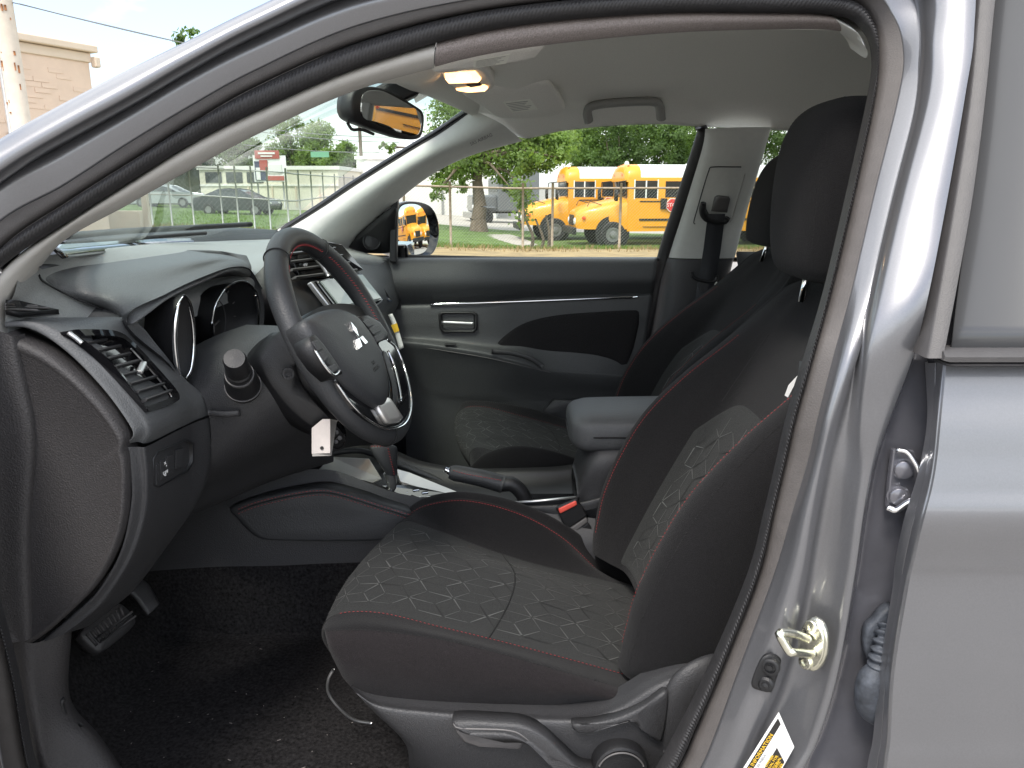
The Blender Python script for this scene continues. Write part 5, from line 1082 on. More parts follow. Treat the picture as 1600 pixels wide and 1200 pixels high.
# side cover of the near seat with lever, dial, raised panel, wire bar
Q0 = [(548, 1070, -.618), (588, 1094, -.632), (680, 1106, -.637), (800, 1113, -.641), (900, 1116, -.645), (958, 1100, -.65), (1020, 1064, -.652), (1075, 1042, -.645), (1128, 1034, -.63)]
Q1 = [(556, 1082, -.640), (596, 1106, -.650), (684, 1118, -.655), (800, 1126, -.659), (900, 1130, -.663), (966, 1116, -.668), (1032, 1082, -.668), (1088, 1062, -.664), (1136, 1058, -.65)]
Q2 = [(584, 1112, -.642), (622, 1136, -.652), (692, 1152, -.657), (800, 1162, -.660), (900, 1167, -.664), (972, 1162, -.668), (1046, 1142, -.668), (1094, 1122, -.668), (1140, 1120, -.655)]
Q3 = [(632, 1160, -.632), (655, 1176, -.642), (705, 1190, -.648), (800, 1205, -.652), (900, 1215, -.656), (972, 1216, -.66), (1046, 1205, -.66), (1096, 1200, -.664), (1138, 1200, -.655)]
Q4 = [(640, 1200, -.60), (670, 1225, -.615), (720, 1260, -.625), (800, 1285, -.63), (900, 1300, -.635), (972, 1300, -.64), (1046, 1290, -.64), (1090, 1290, -.645), (1130, 1290, -.64)]
shield = loft('seat_side_cover', [np.array(uvy(Q0)) + [0, .03, 0], uvy(Q0), uvy(Q1), uvy(Q2), uvy(Q3), uvy(Q4)], 'plastic', near_seat, n=80, nr=40, label='black plastic side cover of the driver seat')
lv = [(706, 1126, -.668), (716, 1138, -.672), (752, 1139, -.675), (792, 1141, -.678), (820, 1152, -.680), (848, 1178, -.682), (880, 1208, -.684), (920, 1225, -.684), (950, 1215, -.684), (930, 1202, -.684), (905, 1195, -.684), (880, 1172, -.683), (850, 1144, -.680), (815, 1128, -.676), (770, 1124, -.672), (725, 1122, -.668)]
puff('height_lever', uvy(lv), (0, -1, .1), [(0, -.02), (0, .003), (.05, .008), (.15, .010), (.6, .010)], 'plastic', near_seat, n=80)
tube('lever_edge', cr_pts([P(u, v, y - .006) for u, v, y in ((708, 1130, -.668), (720, 1138, -.672), (792, 1141, -.678), (820, 1152, -.680), (848, 1178, -.682), (880, 1208, -.684))], 40), .0016, 'frame_vinyl', near_seat, n=6)
puff('lever_recess', uvy([(712, 1140, -.662), (800, 1144, -.664), (818, 1160, -.664), (812, 1170, -.664), (748, 1166, -.664), (724, 1158, -.662)]), (0, -1, .1), [(0, -.004), (0, .001), (.1, .002), (.6, .001)], 'frame_vinyl', near_seat, n=40, smooth_outline=False)
dc_ = P(968, 1194, -.675)
lathe('recline_dial', dc_, (0, -1, .08), [(-.02, .040), (.010, .040), (.016, .0375), (.0175, .034), (.016, .0325), (.016, 0)], 'plastic_dark', near_seat, n=48)
tube('dial_ridge', [dc_ + np.array([.0335 * math.cos(a), -.0172, .0335 * math.sin(a)]) for a in np.linspace(R(20), R(160), 30)], .0014, 'frame_vinyl', near_seat, n=6)
rp = [(893, 1130, -.672), (925, 1127, -.674), (965, 1118, -.676), (1005, 1100, -.676), (1036, 1078, -.674), (1043, 1084, -.674), (1040, 1120, -.674), (1032, 1155, -.672), (1022, 1150, -.672), (1005, 1128, -.674), (985, 1122, -.676), (950, 1132, -.676), (908, 1143, -.674)]
puff('cover_panel', uvy(rp), (0, -1, .1), [(0, -.012), (0, .003), (.06, .007), (.6, .008)], 'plastic', near_seat, n=70)
rc = cr_pts(uvy([(1052, 1170, -.66), (1056, 1110, -.665), (1072, 1072, -.665), (1102, 1052, -.66), (1140, 1046, -.64)]), 30)
tube('recliner_cover', rc, np.interp(np.linspace(0, 1, 30), [0, .3, 1], [.018, .024, .026]), 'plastic', near_seat, n=16, ry=.012)
tube('slide_bar', cr_pts(uvy([(521, 1046, -.55), (513, 1062, -.55), (513, 1082, -.545), (528, 1104, -.54), (552, 1124, -.53), (580, 1130, -.52)]), 40), .0024, 'satin', near_seat, n=8)
sbp = np.array([[p, p + [0, 0, -.03], p + [0, 0.01, -.12]] for p in uvy([(640, 1210, -.58), (760, 1240, -.58), (900, 1260, -.58), (1060, 1280, -.58)])])
gmesh('seat_rail', sbp, 'frame_vinyl', near_seat, solid=.03)
# airbag tags on both backrests
plate('airbag_label', [P(u, v, -.644) for u, v in ((1246, 587), (1240, 604), (1231, 621), (1226, 618), (1232, 602))], (-.3, -1, 0), .0008, 'white_label', near_seat, bev=0)
plate('airbag_label', [P(u, v, .60) for u, v in ((1119, 440), (1126, 443), (1117, 458), (1111, 455))], (-.3, -1, 0), .0008, 'label_paper', far_seat, bev=0)

# ================================================================== hanging card, open front door
card = plate('key_card', uvy([(487, 669, -.45), (504, 655, -.45), (516, 655, -.45), (516, 708, -.45), (487, 709, -.45)]), (.1, -1, .1), .0012, 'white_card', None, bev=.0003, label='pale paper card hanging under the steering column', cat='card')
lathe('punched_hole', P(503, 700, -.4506), (.1, -1, .1), [(0, .003), (.0006, .003), (.0006, 0)], 'black_print', card, n=14)
plate('card_sleeve', uvy([(516, 655, -.448), (528, 657, -.435), (526, 660, -.435), (518, 712, -.445), (488, 713, -.448), (488, 708, -.448), (515, 707, -.448)]), (.1, -1, .1), .001, 'silver_trim', card, bev=0)
keyr = puff('key_fob', uvy([(516, 662, -.43), (530, 660, -.42), (540, 676, -.415), (537, 695, -.415), (526, 702, -.42), (517, 692, -.43)]), (.1, -1, .1), [(0, -.012), (-.03, -.005), (0, 0), (.2, .003)], 'gloss_black', None, n=30, label='black key fob hanging beside the pale card', cat='key')
for a_ in ((526, 675), (531, 684), (525, 690)): lathe('fob_button', P(*a_, -.432), (.1, -1, .1), [(0, .004), (.002, .0035), (.0025, 0)], 'plastic', keyr, n=12)
hx, hy = -.675, -.87; dd_ = np.array([-.30, -.954, 0]); nn_ = np.array([.954, -.30, 0])
def dq(s_, t_, z): p = np.array([hx, hy, 0]) + dd_ * s_ + nn_ * t_; return (p[0], p[1], z)
prof = [(0, .30), (.0, .55), (.0, 1.0), (.02, 1.04), (.08, 1.04), (.10, .95), (.10, .75), (.125, .68), (.135, .45), (.10, .34), (.06, .30)]
fd_ = gmesh('front_door', np.array([[dq(s_, t_, z) for t_, z in prof] for s_ in (.01, .03, .3, .7, 1.0)]), 'plastic_brown', car, closed_c=True, cap=True, label='lower corner of the opened front door', bev=.008)
lathe('speaker_grille', dq(.11, .138, .57), nn_, [(-.02, .098), (.004, .098), (.008, .09), (.011, .06), (.012, 0)], 'frame_vinyl', fd_, n=40)
# ================================================================== the place outside
mat('asphalt', (.27, .255, .235), .9, 0, .5, 60, .25, 6)
mat('concrete', (.40, .37, .33), .9, 0, .3, 30, .15, 2)
mat('lawn', (.10, .16, .035), .95, 0, .8, 40, .4, 1.2)
mat('dry_grass', (.30, .22, .11), .95, 0, .6, 50, .4, 2)
mat('blade', (.11, .175, .04), .8, 0, 0, 1, .4, 2)
mat('leaf', (.105, .175, .04), .6, 0, 0, 1, .55, .9)
mat('leaf_dark', (.075, .13, .036), .6, 0, 0, 1, .55, .7)
mat('leaf_light', (.15, .225, .06), .6, 0, 0, 1, .5, .8)
mat('bark', (.16, .125, .095), .95, 0, .8, 12, .35, 5)
mat('bus_yellow', (.78, .34, .020), .38, 0, 0, 1, .05, 1, coat=.3)
mat('bus_white', (.80, .80, .79), .5)
mat('bus_black', (.02, .02, .02), .5)
mat('bus_glass', (.03, .035, .038), .08)
mat('tyre', (.03, .03, .03), .85, 0, .5, 40)
mat('rim_steel', (.25, .25, .25), .4, .5)
mat('stop_red', (.60, .03, .03), .5)
mat('lamp_red', (.70, .10, .03), .3)
mat('lamp_clear', (.75, .75, .72), .2)
mat('galvanised', (.36, .36, .35), .5, .5, .2, 30, .15, 10)
mat('rusty', (.34, .27, .21), .8, .2, .4, 20, .4, 8)
mat('cream_wall', (.70, .66, .54), .9, 0, .3, 6, .06, .5)
mat('white_wall', (.72, .71, .66), .9, 0, .3, 6, .06, .5)
mat('pink_brick', (.68, .53, .41), .9, 0, .5, 14, .10, 1.5)
mat('coping', (.66, .55, .43), .85, 0, .2, 8, .1, 1)
mat('olive_wall', (.10, .11, .08), .9)
mat('dark_glass', (.05, .06, .06), .15)
mat('car_dark', (.045, .05, .055), .3, .3, coat=.5)
mat('car_silver', (.45, .48, .50), .3, .5, coat=.5)
mat('truck_grey', (.16, .17, .18), .35, .2, coat=.3)
mat('sign_red', (.42, .10, .08), .6)
mat('sign_dark', (.06, .07, .12), .6)
mat('sign_green', (.14, .32, .20), .6)
mat('pole_paint', (.62, .55, .45), .85, 0, .5, 20, .1, 6)
mat('rust_patch', (.30, .13, .05), .95, 0, .4, 30, .3, 12)
mat('wire', (.22, .22, .22), .7)

for _n in ('leaf', 'leaf_dark', 'leaf_light', 'blade'):
    t = M[_n].node_tree; b = t.nodes['Principled BSDF']; o_ = t.nodes['Material Output']; tl_ = t.nodes.new('ShaderNodeBsdfTranslucent'); mx = t.nodes.new('ShaderNodeMixShader'); mx.inputs[0].default_value = .45
    src = b.inputs['Base Color'].links[0].from_socket; sc2 = t.nodes.new('ShaderNodeVectorMath'); sc2.operation = 'MULTIPLY'; sc2.inputs[1].default_value = (2.0, 1.9, 1.0)
    t.links.new(src, sc2.inputs[0]); t.links.new(sc2.outputs[0], tl_.inputs[0]); t.links.new(b.outputs[0], mx.inputs[1]); t.links.new(tl_.outputs[0], mx.inputs[2]); t.links.new(mx.outputs[0], o_.inputs[0])
def gz(x, y):
    k = np.interp(x, [-25, -12, -4, 0], [0, .3, .75, 1]); return -float(np.interp(y, [8, 20, 30, 60], [0, .44, 1.15, 1.15]) * k)
def sheet(name, m_, poly_fn, xs_, ys_, lift, label=None, cat=None, kind='structure'):
    return gmesh(name, np.array([[(x, y, gz(x, y) + lift) for x in xs_] for y in ys_]), m_, None, label=label, kind=kind)
gx = np.concatenate([np.linspace(-900, -60, 12), np.linspace(-50, 60, 56), np.linspace(80, 900, 12)]); gy = np.concatenate([np.linspace(-700, -20, 12), np.linspace(-10, 80, 61), np.linspace(100, 1500, 14)])
sheet('ground', 'asphalt', None, gx, gy, 0)
def patch(name, m_, pts, lift, nsub=28):
    """Four-sided patch of ground cover that follows the terrain."""
    a, b, c_, d = [np.array(p, float) for p in pts]; g = []
    for i in range(nsub):
        f = i / (nsub - 1); r_ = []
        for j in range(nsub):
            h = j / (nsub - 1); p = (a * (1 - h) + b * h) * (1 - f) + (d * (1 - h) + c_ * h) * f; r_.append((p[0], p[1], gz(*p) + lift))
        g.append(r_)
    return gmesh(name, np.array(g), m_, None, kind='structure')
patch('lawn', 'lawn', ((-9, 17.5), (40, 17.5), (40, 28.3), (-12, 47)), .06)
patch('verge', 'dry_grass', ((-9, 14.5), (40, 14.5), (40, 18.8), (-9, 18.8)), .10)
patch('lot', 'concrete', ((-3, 31), (60, 28.4), (80, 60), (-10, 58)), .05)
patch('road', 'concrete', ((-30, 12), (-9.4, 17), (-14, 29), (-32, 31)), .05)
patch('lawn', 'lawn', ((-32, 31.2), (-9, 24), (-14, 58), (-50, 58)), .09)
patch('verge', 'dry_grass', ((-20, 30.2), (-8.5, 21.5), (-8.8, 25), (-22, 32)), .12)

def tufts(name, m_, boxes, n, h0, h1, seed):
    rg = random.Random(seed); V, F = [], []
    for _ in range(n):
        x0, x1, y0, y1 = rg.choice(boxes); x, y = rg.uniform(x0, x1), rg.uniform(y0, y1); z = gz(x, y); h = rg.uniform(h0, h1); a = rg.uniform(0, 6.28)
        for k in range(3):
            a2 = a + k * 2.1; dx, dy = math.cos(a2), math.sin(a2); q = len(V); wv = .018
            V += [(x - dy * wv, y + dx * wv, z), (x + dy * wv, y - dx * wv, z), (x + dx * h * .5, y + dy * h * .5, z + h)]; F.append((q, q + 1, q + 2))
    return mk(name, V, F, m_, None, smooth=False, kind='stuff', label='tufts of grass and weeds along the fence', cat='grass')
tufts('grass', 'blade', [(-6, 14, 18.4, 28)], 7000, .06, .2, 1)
tufts('dry_weeds', 'dry_grass', [(-6, 14, 17.0, 19.6), (-20, -9, 24, 31), (-15, -9, 22, 26)], 6000, .06, .24, 2)
tufts('grass', 'blade', [(-28, -10, 29, 44)], 5000, .08, .25, 3)

# ------------------------------------------------------------------ trees
def limb(V, F, p0, p1, r0, r1, n=7):
    p0, p1 = np.array(p0, float), np.array(p1, float); t = p1 - p0; t /= np.linalg.norm(t); a = np.cross(t, [1, 0, .2]); a /= np.linalg.norm(a); b = np.cross(t, a); k = len(V)
    for p, r_ in ((p0, r0), (p1, r1)):
        for i in range(n): th_ = 2 * math.pi * i / n; V.append(p + (a * math.cos(th_) + b * math.sin(th_)) * r_)
    for i in range(n): F.append((k + i, k + (i + 1) % n, k + n + (i + 1) % n, k + n + i))
def tree(name, x, y, th_, tr_, clumps, nleaf, ls, m_, label, group, seed, conifer=False, lean=0):
    rg = random.Random(seed); z0 = gz(x, y); root = empty(name, (x, y, z0), label=label, cat='tree', group=group)
    V, F = [], []; prev = np.array([0, 0, -.2]); n = 6
    for i in range(n):
        nx = np.array([rg.uniform(-.1, .1) + lean * (i + 1) / n, rg.uniform(-.1, .1), th_ * (i + 1) / n]); limb(V, F, prev, nx, tr_ * (1.25 - .13 * i if i else 1.6), tr_ * (1.12 - .13 * i), 9); prev = nx
    for c_ in clumps:
        mid_ = (np.array(c_[:3]) + prev) / 2 + np.array([rg.uniform(-.3, .3), 0, rg.uniform(0, .4)]); limb(V, F, prev * rg.uniform(.86, 1.0), mid_, tr_ * .36, tr_ * .22, 6); limb(V, F, mid_, c_[:3], tr_ * .22, tr_ * .06, 5)
    mk('trunk', V, F, 'bark', root)
    V, F = [], []; tot = sum(c_[3] ** 2 for c_ in clumps)
    for cx, cy, cz, r_ in clumps:
        n_ = int(nleaf * r_ * r_ / tot)
        if n_ < 1: continue
        ng = np.random.default_rng(rg.randrange(1 << 30)); d = ng.normal(size=(n_, 3)); d /= np.linalg.norm(d, axis=1, keepdims=True)
        sub_ = ng.normal(size=(max(3, n_ // 90), 3)); sub_ /= np.linalg.norm(sub_, axis=1, keepdims=True); pick = ng.integers(0, len(sub_), n_)
        d = np.where((ng.random(n_) < .75)[:, None], sub_[pick] + .34 * d, d); d /= np.linalg.norm(d, axis=1, keepdims=True)
        rr = r_ * ng.random(n_) ** .38 * ng.choice((1, 1, 1, .75, 1.12), n_)
        p = np.array([cx, cy, cz]) + d * rr[:, None] * np.array([1, 1, .78]); a_ = ng.normal(size=(n_, 3)); a_ /= np.linalg.norm(a_, axis=1, keepdims=True)
        b_ = np.cross(a_, d + .4 * ng.normal(size=(n_, 3))); b_ /= np.linalg.norm(b_, axis=1, keepdims=True) + 1e-9; s_ = (ls * ng.uniform(.6, 1.3, n_))[:, None]
        k = len(V); q = np.stack([p - a_ * s_, p + b_ * s_ * .55, p + a_ * s_, p - b_ * s_ * .55], 1).reshape(-1, 3); V += list(q); F += [(k + 4 * i, k + 4 * i + 1, k + 4 * i + 2, k + 4 * i + 3) for i in range(n_)]
    mk('crown', V, F, m_, root, smooth=False)
    return root
def px(u, v, Y): return P(u, v, Y)
# broad tree by the fence
tx, ty = px(748, 355, 40)[:2]; S_ = 41.6 / 1200
def cl_at(u, v, r_px, Y, x, y): p = px(u, v, Y); return (p[0] - x, Y - y, p[2] - gz(x, y), r_px * (Y + 1.62) / 1200)
big = [cl_at(u, v, r_, Y, tx, ty) for u, v, r_, Y in ((790, 230, 52, 40), (840, 225, 48, 39), (878, 226, 32, 38.5), (740, 250, 42, 40), (700, 262, 36, 41), (760, 205, 50, 41), (850, 200, 45, 40), (812, 256, 30, 38.5), (850, 250, 24, 38), (780, 272, 20, 39.5), (690, 290, 16, 39), (684, 306, 12, 39), (722, 292, 14, 40), (800, 296, 14, 38), (824, 304, 10, 38), (872, 246, 18, 37.5), (700, 225, 40, 41), (650, 262, 26, 41), (800, 170, 60, 41), (720, 180, 50, 41), (612, 232, 10, 40), (598, 228, 7, 40))]
tree('shade_tree', tx, ty, 4.0, .36, big, 42000, .095, 'leaf_light', 'broad leafy tree with a thick pale trunk behind the wire fence', None, 11)
bg_t = [(905, 215, 40, 66), (960, 225, 45, 64), (1020, 228, 46, 65), (1075, 232, 44, 66), (935, 190, 40, 70), (1000, 195, 44, 68), (1060, 190, 44, 70), (1120, 215, 48, 66), (1180, 225, 50, 66), (1235, 215, 50, 66)]
for k, (u, v, r_, Y) in enumerate(bg_t):
    p = px(u, v, Y); x, y = p[0], p[1]; rr = r_ * (Y + 1.6) / 1200; zc = p[2] - gz(x, y); rg = random.Random(50 + k)
    cl_ = [(rg.uniform(-.6, .6) * rr, rg.uniform(-.5, .5) * rr, zc + rg.uniform(-.7, .6) * rr, rr * rg.uniform(.55, .8)) for _ in range(6)] + [(0, 0, zc - rr * .9, rr * .7)]
    tree('dense_tree', x, y, max(1.5, zc - rr), .25, cl_, 7000, .13, 'leaf_dark' if k % 3 else 'leaf', ('dense tree right behind the cab of the half hidden bus', 'dense tree between the fronts of the two buses', 'dense tree above the roof of the stop sign bus', 'dense tree at the rear edge of the far door window', 'tall dense tree next to the shade tree crown', 'tall dense tree above the middle of the bus roofs', 'tall dense tree in the top rear corner of the window', 'dense tree mostly hidden by the far centre pillar', 'dense tree behind the passenger headrest', 'dense tree behind the driver headrest')[k], 'trees behind the buses', 60 + k)
wt = [(255, 238, 30, 90, 'leaf', 'dark tree just showing past the near windscreen pillar'), (320, 232, 30, 95, 'leaf_dark', 'spreading tree behind the beige building'), (378, 244, 22, 92, 'leaf', 'low tree beside the red billboard'), (462, 228, 36, 85, 'leaf_light', 'tall pale green tree standing past the billboard'), (490, 262, 28, 84, 'leaf_light', 'bushy tree below the tall pale one'), (533, 258, 26, 80, 'leaf_light', 'rounded light green tree at the end of the tall fence'), (556, 268, 18, 78, 'leaf_dark', 'small dark tree by the utility pole'), (440, 258, 22, 86, 'leaf', 'dark green tree behind the billboard')]
for k, (u, v, r_, Y, m_, lab) in enumerate(wt):
    p = px(u, v, Y); x, y = p[0], p[1]; rr = r_ * (Y + 1.6) / 1200 * 1.35; zc = p[2] - gz(x, y); rg = random.Random(150 + k)
    cl_ = [(rg.uniform(-.7, .7) * rr, rg.uniform(-.5, .5) * rr, zc + rg.uniform(-.75, .7) * rr, rr * rg.uniform(.35, .62)) for _ in range(9)]
    tree('roadside_tree', x, y, max(1.5, zc - rr), .22, cl_, 8000, .17, m_, lab, 'trees beyond the tall fence', 160 + k)
p = px(290, 60, 60); tree('distant_tree', p[0], p[1], p[2] - 2, .3, [(0, 0, p[2] + .2, 1.0), (.8, 0, p[2] - .5, .8), (1.9, 0, p[2] - 1.2, 1.3), (-.5, 0, p[2] - 1.4, 1.0)], 700, .2, 'leaf_dark', 'tree top just clearing the grey roof edge', None, 77)

# ------------------------------------------------------------------ school buses
def bus_parts(root):
    def bx(nm, x0, x1, y0, y1, z0, z1, m_, par=root, bev=.02): return box(nm, ((x0 + x1) / 2, (y0 + y1) / 2, (z0 + z1) / 2), (x1 - x0, y1 - y0, z1 - z0), m_, par, bev=bev)
    prof = [(-1.2, .62), (-1.22, 1.2), (-1.21, 2.2), (-1.17, 2.62)]; full = prof + [(-y, z) for y, z in reversed(prof)]
    gmesh('body', np.array([[(x, y, z) for y, z in full] for x in (.55, .62, 4, 9.6, 9.7)]), 'bus_yellow', root, cap=True, closed_c=True, auto=30)
    rp = [(-1.17, 2.62), (-1.12, 2.85), (-.9, 3.02), (-.5, 3.10), (0, 3.12)]; rp = rp + [(-y, z) for y, z in reversed(rp[:-1])]
    gmesh('roof', np.array([[(x, y, z) for y, z in rp] for x in (1.0, 4, 9.7)]), 'bus_white', root, cap=True, auto=40)
    gmesh('front_cap', np.array([[(x, y * s_, 2.5 + (z - 2.5) * h_) for y, z in [(-1.18, 2.45)] + rp + [(1.18, 2.45)]] for x, s_, h_ in ((.42, .9, .55), (.48, .97, .85), (.62, 1.0, 1.0), (1.02, 1.003, 1.01))]), 'bus_yellow', root, cap=True, auto=50)
    hp_ = []
    for x, hw, zb, zt in ((-1.38, .80, .80, 1.20), (-1.32, .88, .72, 1.38), (-.9, 1.02, .70, 1.58), (-.3, 1.12, .70, 1.72), (.3, 1.17, .70, 1.84), (.62, 1.18, .70, 1.88)):
        hp_.append([(x, -hw, zb), (x, -hw, zt * .72), (x, -hw * .85, zt * .93), (x, -hw * .45, zt), (x, hw * .45, zt), (x, hw * .85, zt * .93), (x, hw, zt * .72), (x, hw, zb)])
    gmesh('bonnet', Surf(np.array(hp_)).grid(0, 5, 0, 7, 26, 36), 'bus_yellow', root, cap=True, closed_c=True, auto=40)
    bx('grille', -1.41, -1.36, -.45, .45, .82, 1.22, 'bus_black')
    bx('bumper', -1.56, -1.40, -1.15, 1.15, .50, .78, 'bus_black', bev=.04)
    for s_ in (-1, 1):
        lathe('headlight', (-1.36, s_ * .68, 1.0), (-1, s_ * .25, 0), [(-.05, .13), (.03, .13), (.05, .1), (.055, 0)], 'lamp_clear', root, n=16)
        lathe('turn_lamp', (-1.1, s_ * 1.0, 1.12), (-.3, s_, 0), [(-.05, .07), (.03, .07), (.04, 0)], 'lamp_red', root, n=12)
        lathe('wheel_arch', (0, s_ * 1.06, .55), (0, s_, 0), [(0, .66), (.085, .66), (.088, .5)], 'bus_black', root, n=32)
        wh = lathe('wheel', (0, s_ * .96, .5), (0, s_, 0), [(0, .44), (.02, .49), (.26, .49), (.30, .44), (.30, .29), (.24, .27), (.24, 0)], 'tyre', root, n=32)
        lathe('wheel_rim', (0, s_ * 1.20, .5), (0, s_, 0), [(.0, .28), (.045, .27), (.045, .22), (.01, .2), (.01, .12), (.09, .11), (.10, .0)], 'rim_steel', wh, n=24)
        lathe('wheel', (6.6, s_ * .96, .5), (0, s_, 0), [(0, .44), (.02, .49), (.26, .49), (.30, .44), (.30, .29), (.24, .27), (.24, 0)], 'tyre', root, n=28)
        lathe('wheel_arch', (6.6, s_ * 1.09, .55), (0, s_, 0), [(0, .66), (.135, .66), (.14, .5)], 'bus_black', root, n=28)
        for z, h_ in ((1.02, .08), (1.72, .04)): bx('rub_rail', 1.0, 9.65, s_ * 1.225 - .012, s_ * 1.225 + .012, z, z + h_, 'bus_black', bev=0)
        f_ = bx('driver_window', .80, 1.66, s_ * 1.20 - .02, s_ * 1.20 + .02, 1.86, 2.5, 'bus_glass', bev=0)
        bx('window_bar', 1.20, 1.25, s_ * 1.215 - .018, s_ * 1.215 + .018, 1.86, 2.5, 'bus_white', f_, bev=0)
        for q in ((.76, .80, 1.82, 2.54), (1.66, 1.70, 1.82, 2.54)): bx('window_frame', q[0], q[1], s_ * 1.21 - .02, s_ * 1.21 + .02, q[2], q[3], 'bus_white', f_, bev=0)
        for k in range(9):
            x0 = 1.98 + k * .84
            w_ = bx('side_window', x0, x0 + .70, s_ * 1.195 - .02, s_ * 1.195 + .02, 1.88, 2.48, 'bus_glass', bev=0)
            bx('window_bar', x0, x0 + .70, s_ * 1.212 - .012, s_ * 1.212 + .012, 2.18, 2.21, 'bus_black', w_, bev=0)
        tube('mirror_arm', [(.5, s_ * 1.1, 2.5), (.1, s_ * 1.45, 2.45), (.05, s_ * 1.45, 1.9)], .022, 'bus_black', root, n=6)
        puff('mirror_head', [(.06 + a, s_ * 1.45 + b, c_) for a, b, c_ in ((0, -.12, 1.75), (0, .12, 1.75), (0, .12, 2.2), (0, -.12, 2.2))], (1, 0, 0), [(.2, -.1), (0, -.05), (0, 0), (.1, .01)], 'bus_black', root, n=4, smooth_outline=False)
        lathe('warning_lamp', (.47, s_ * .62, 2.78), (-1, 0, .25), [(-.05, .13), (.03, .13), (.04, .1), (.05, 0)], 'lamp_red', root, n=16)
        tube('crossview_arm', [(-.4, s_ * .9, 1.6), (-.9, s_ * 1.1, 1.75), (-1.0, s_ * 1.12, 1.55)], .015, 'bus_black', root, n=6)
    plate('windscreen', [(.53, -1.02, 1.86), (.53, 1.02, 1.86), (.45, 1.0, 2.50), (.45, -1.0, 2.50)], (-1, 0, .1), .03, 'bus_glass', root, bev=0)
    bx('body_vent', 1.15, 2.2, -1.235, -1.21, .78, .80, 'bus_black', bev=0)
    bx('roof_hatch', 3.2, 3.8, -.3, .3, 3.11, 3.17, 'bus_white'); lathe('beacon', (.75, .0, 3.12), (0, 0, 1), [(0, .09), (.06, .09), (.12, .05), (.13, 0)], 'lamp_clear', root, n=14)
    for y in (-.9, 0, .9): lathe('marker_lamp', (.62, y * .9, 3.04 + .05 * (y == 0)), (-.6, 0, 1), [(0, .05), (.03, .04), (.04, 0)], 'lamp_red', root, n=10)
    oc_ = np.array([2.26, -1.30, 1.60]); r_ = .27
    sg = plate('stop_arm', [oc_ + np.array([r_ * math.cos(R(22.5 + 45 * k)), 0, r_ * math.sin(R(22.5 + 45 * k))]) for k in range(8)], (0, -1, 0), .02, 'bus_white', root, bev=0)
    plate('stop_face', [oc_ + np.array([.245 * math.cos(R(22.5 + 45 * k)), -.004, .245 * math.sin(R(22.5 + 45 * k))]) for k in range(8)], (0, -1, 0), .01, 'stop_red', sg, bev=0)
    text('stop_lettering', 'STOP', oc_ + np.array([0, -.008, 0]), (1, 0, 0), (0, -1, 0), .19, 'bus_white', sg)
    bx('stop_bracket', 1.80, 2.05, -1.30, -1.22, 1.45, 1.85, 'bus_black')
def copy_tree(o, parent=None):
    c = o.copy(); COL.objects.link(c); c.parent = parent
    for ch in list(o.children): copy_tree(ch, c)
    return c
bp_ = P(950, 386, 31); b0 = empty('school_bus', (bp_[0], 31.9, gz(bp_[0], 31.9)), R(6), 'yellow school bus with a red stop sign, seen through the far door window', 'bus', 'school buses parked in the lot')
bus_parts(b0); b0.scale = (1.08, 1.08, 1.08)
ap_ = P(847, 378, 34.6)
for (x, y, rz_, lab) in ((ap_[0] + .45, 35.6, 6, 'yellow school bus half hidden behind the one with the stop sign'), (15.5, 5.95, 3, 'yellow school bus seen in the wing mirror, nearest the fence'), (17.5, 11.8, 3, 'yellow school bus seen in the wing mirror, second from the fence'), (19, 15.6, 3, 'yellow school bus seen in the wing mirror, third from the fence')):
    c = copy_tree(b0); c.location = (x, y, gz(x, y) if y > 30 else gz(x, y)); c.rotation_euler = (0, 0, R(rz_)); c['label'] = lab

# ------------------------------------------------------------------ fences
def fence(name, pts, h, posts, rails, wires, m_, label, mesh_step=.09, wr=.0022):
    root = empty(name, (pts[0][0], pts[0][1], gz(*pts[0])), label=label, cat='fence')
    inv = np.array([pts[0][0], pts[0][1], gz(*pts[0])])
    def at(s_):
        seg = np.array([0] + list(np.cumsum([math.dist(a, b) for a, b in zip(pts, pts[1:])]))); x = np.interp(s_, seg, [p_[0] for p_ in pts]); y = np.interp(s_, seg, [p_[1] for p_ in pts]); return np.array([x, y, gz(x, y)])
    Ltot = sum(math.dist(a, b) for a, b in zip(pts, pts[1:]))
    for s_ in posts: p = at(s_) - inv; tube('post', [p + [0, 0, -.1], p + [0, 0, h + .12]], .035, m_, root, n=8)
    for z in rails: tube('rail', [at(s_) - inv + [0, 0, z] for s_ in np.linspace(0, Ltot, 40)], .028, m_, root, n=6)
    if wires:
        V, F = [], []
        for sgn in (1, -1):
            for s0 in np.arange(-h, Ltot + h, mesh_step):
                a_, b_ = max(0, s0), min(Ltot, s0 + h)
                if b_ <= a_: continue
                za, zb = ((a_ - s0), (b_ - s0)) if sgn > 0 else (h - (a_ - s0), h - (b_ - s0))
                pa, pb = at(a_) - inv + [0, 0, za], at(b_) - inv + [0, 0, zb]; k = len(V)
                for p in (pa, pb): V += [p + [0, wr, wr], p + [0, -wr, wr * .2], p + [wr, 0, -wr]]
                F += [(k, k + 1, k + 4, k + 3), (k + 1, k + 2, k + 5, k + 4), (k + 2, k, k + 3, k + 5)]
        mk('wire_mesh', V, F, 'galvanised', root, smooth=False, kind='stuff')
    return root
fx = lambda u, Y: P(u, 350, Y)[0]
f0 = fx(560, 20.3)
fence('wire_fence', [(f0, 20.3), (20, 19.6)], 1.72, [fx(u, 20.2) - f0 for u in (560, 632, 704, 817, 968, 1120)] + [fx(863, 20.2) - f0], (1.70, ), True, 'rusty', 'rusty wire mesh fence with a top rail in front of the buses')
qa, qb, qc = fx(200, 29), fx(454, 29), fx(575, 66)
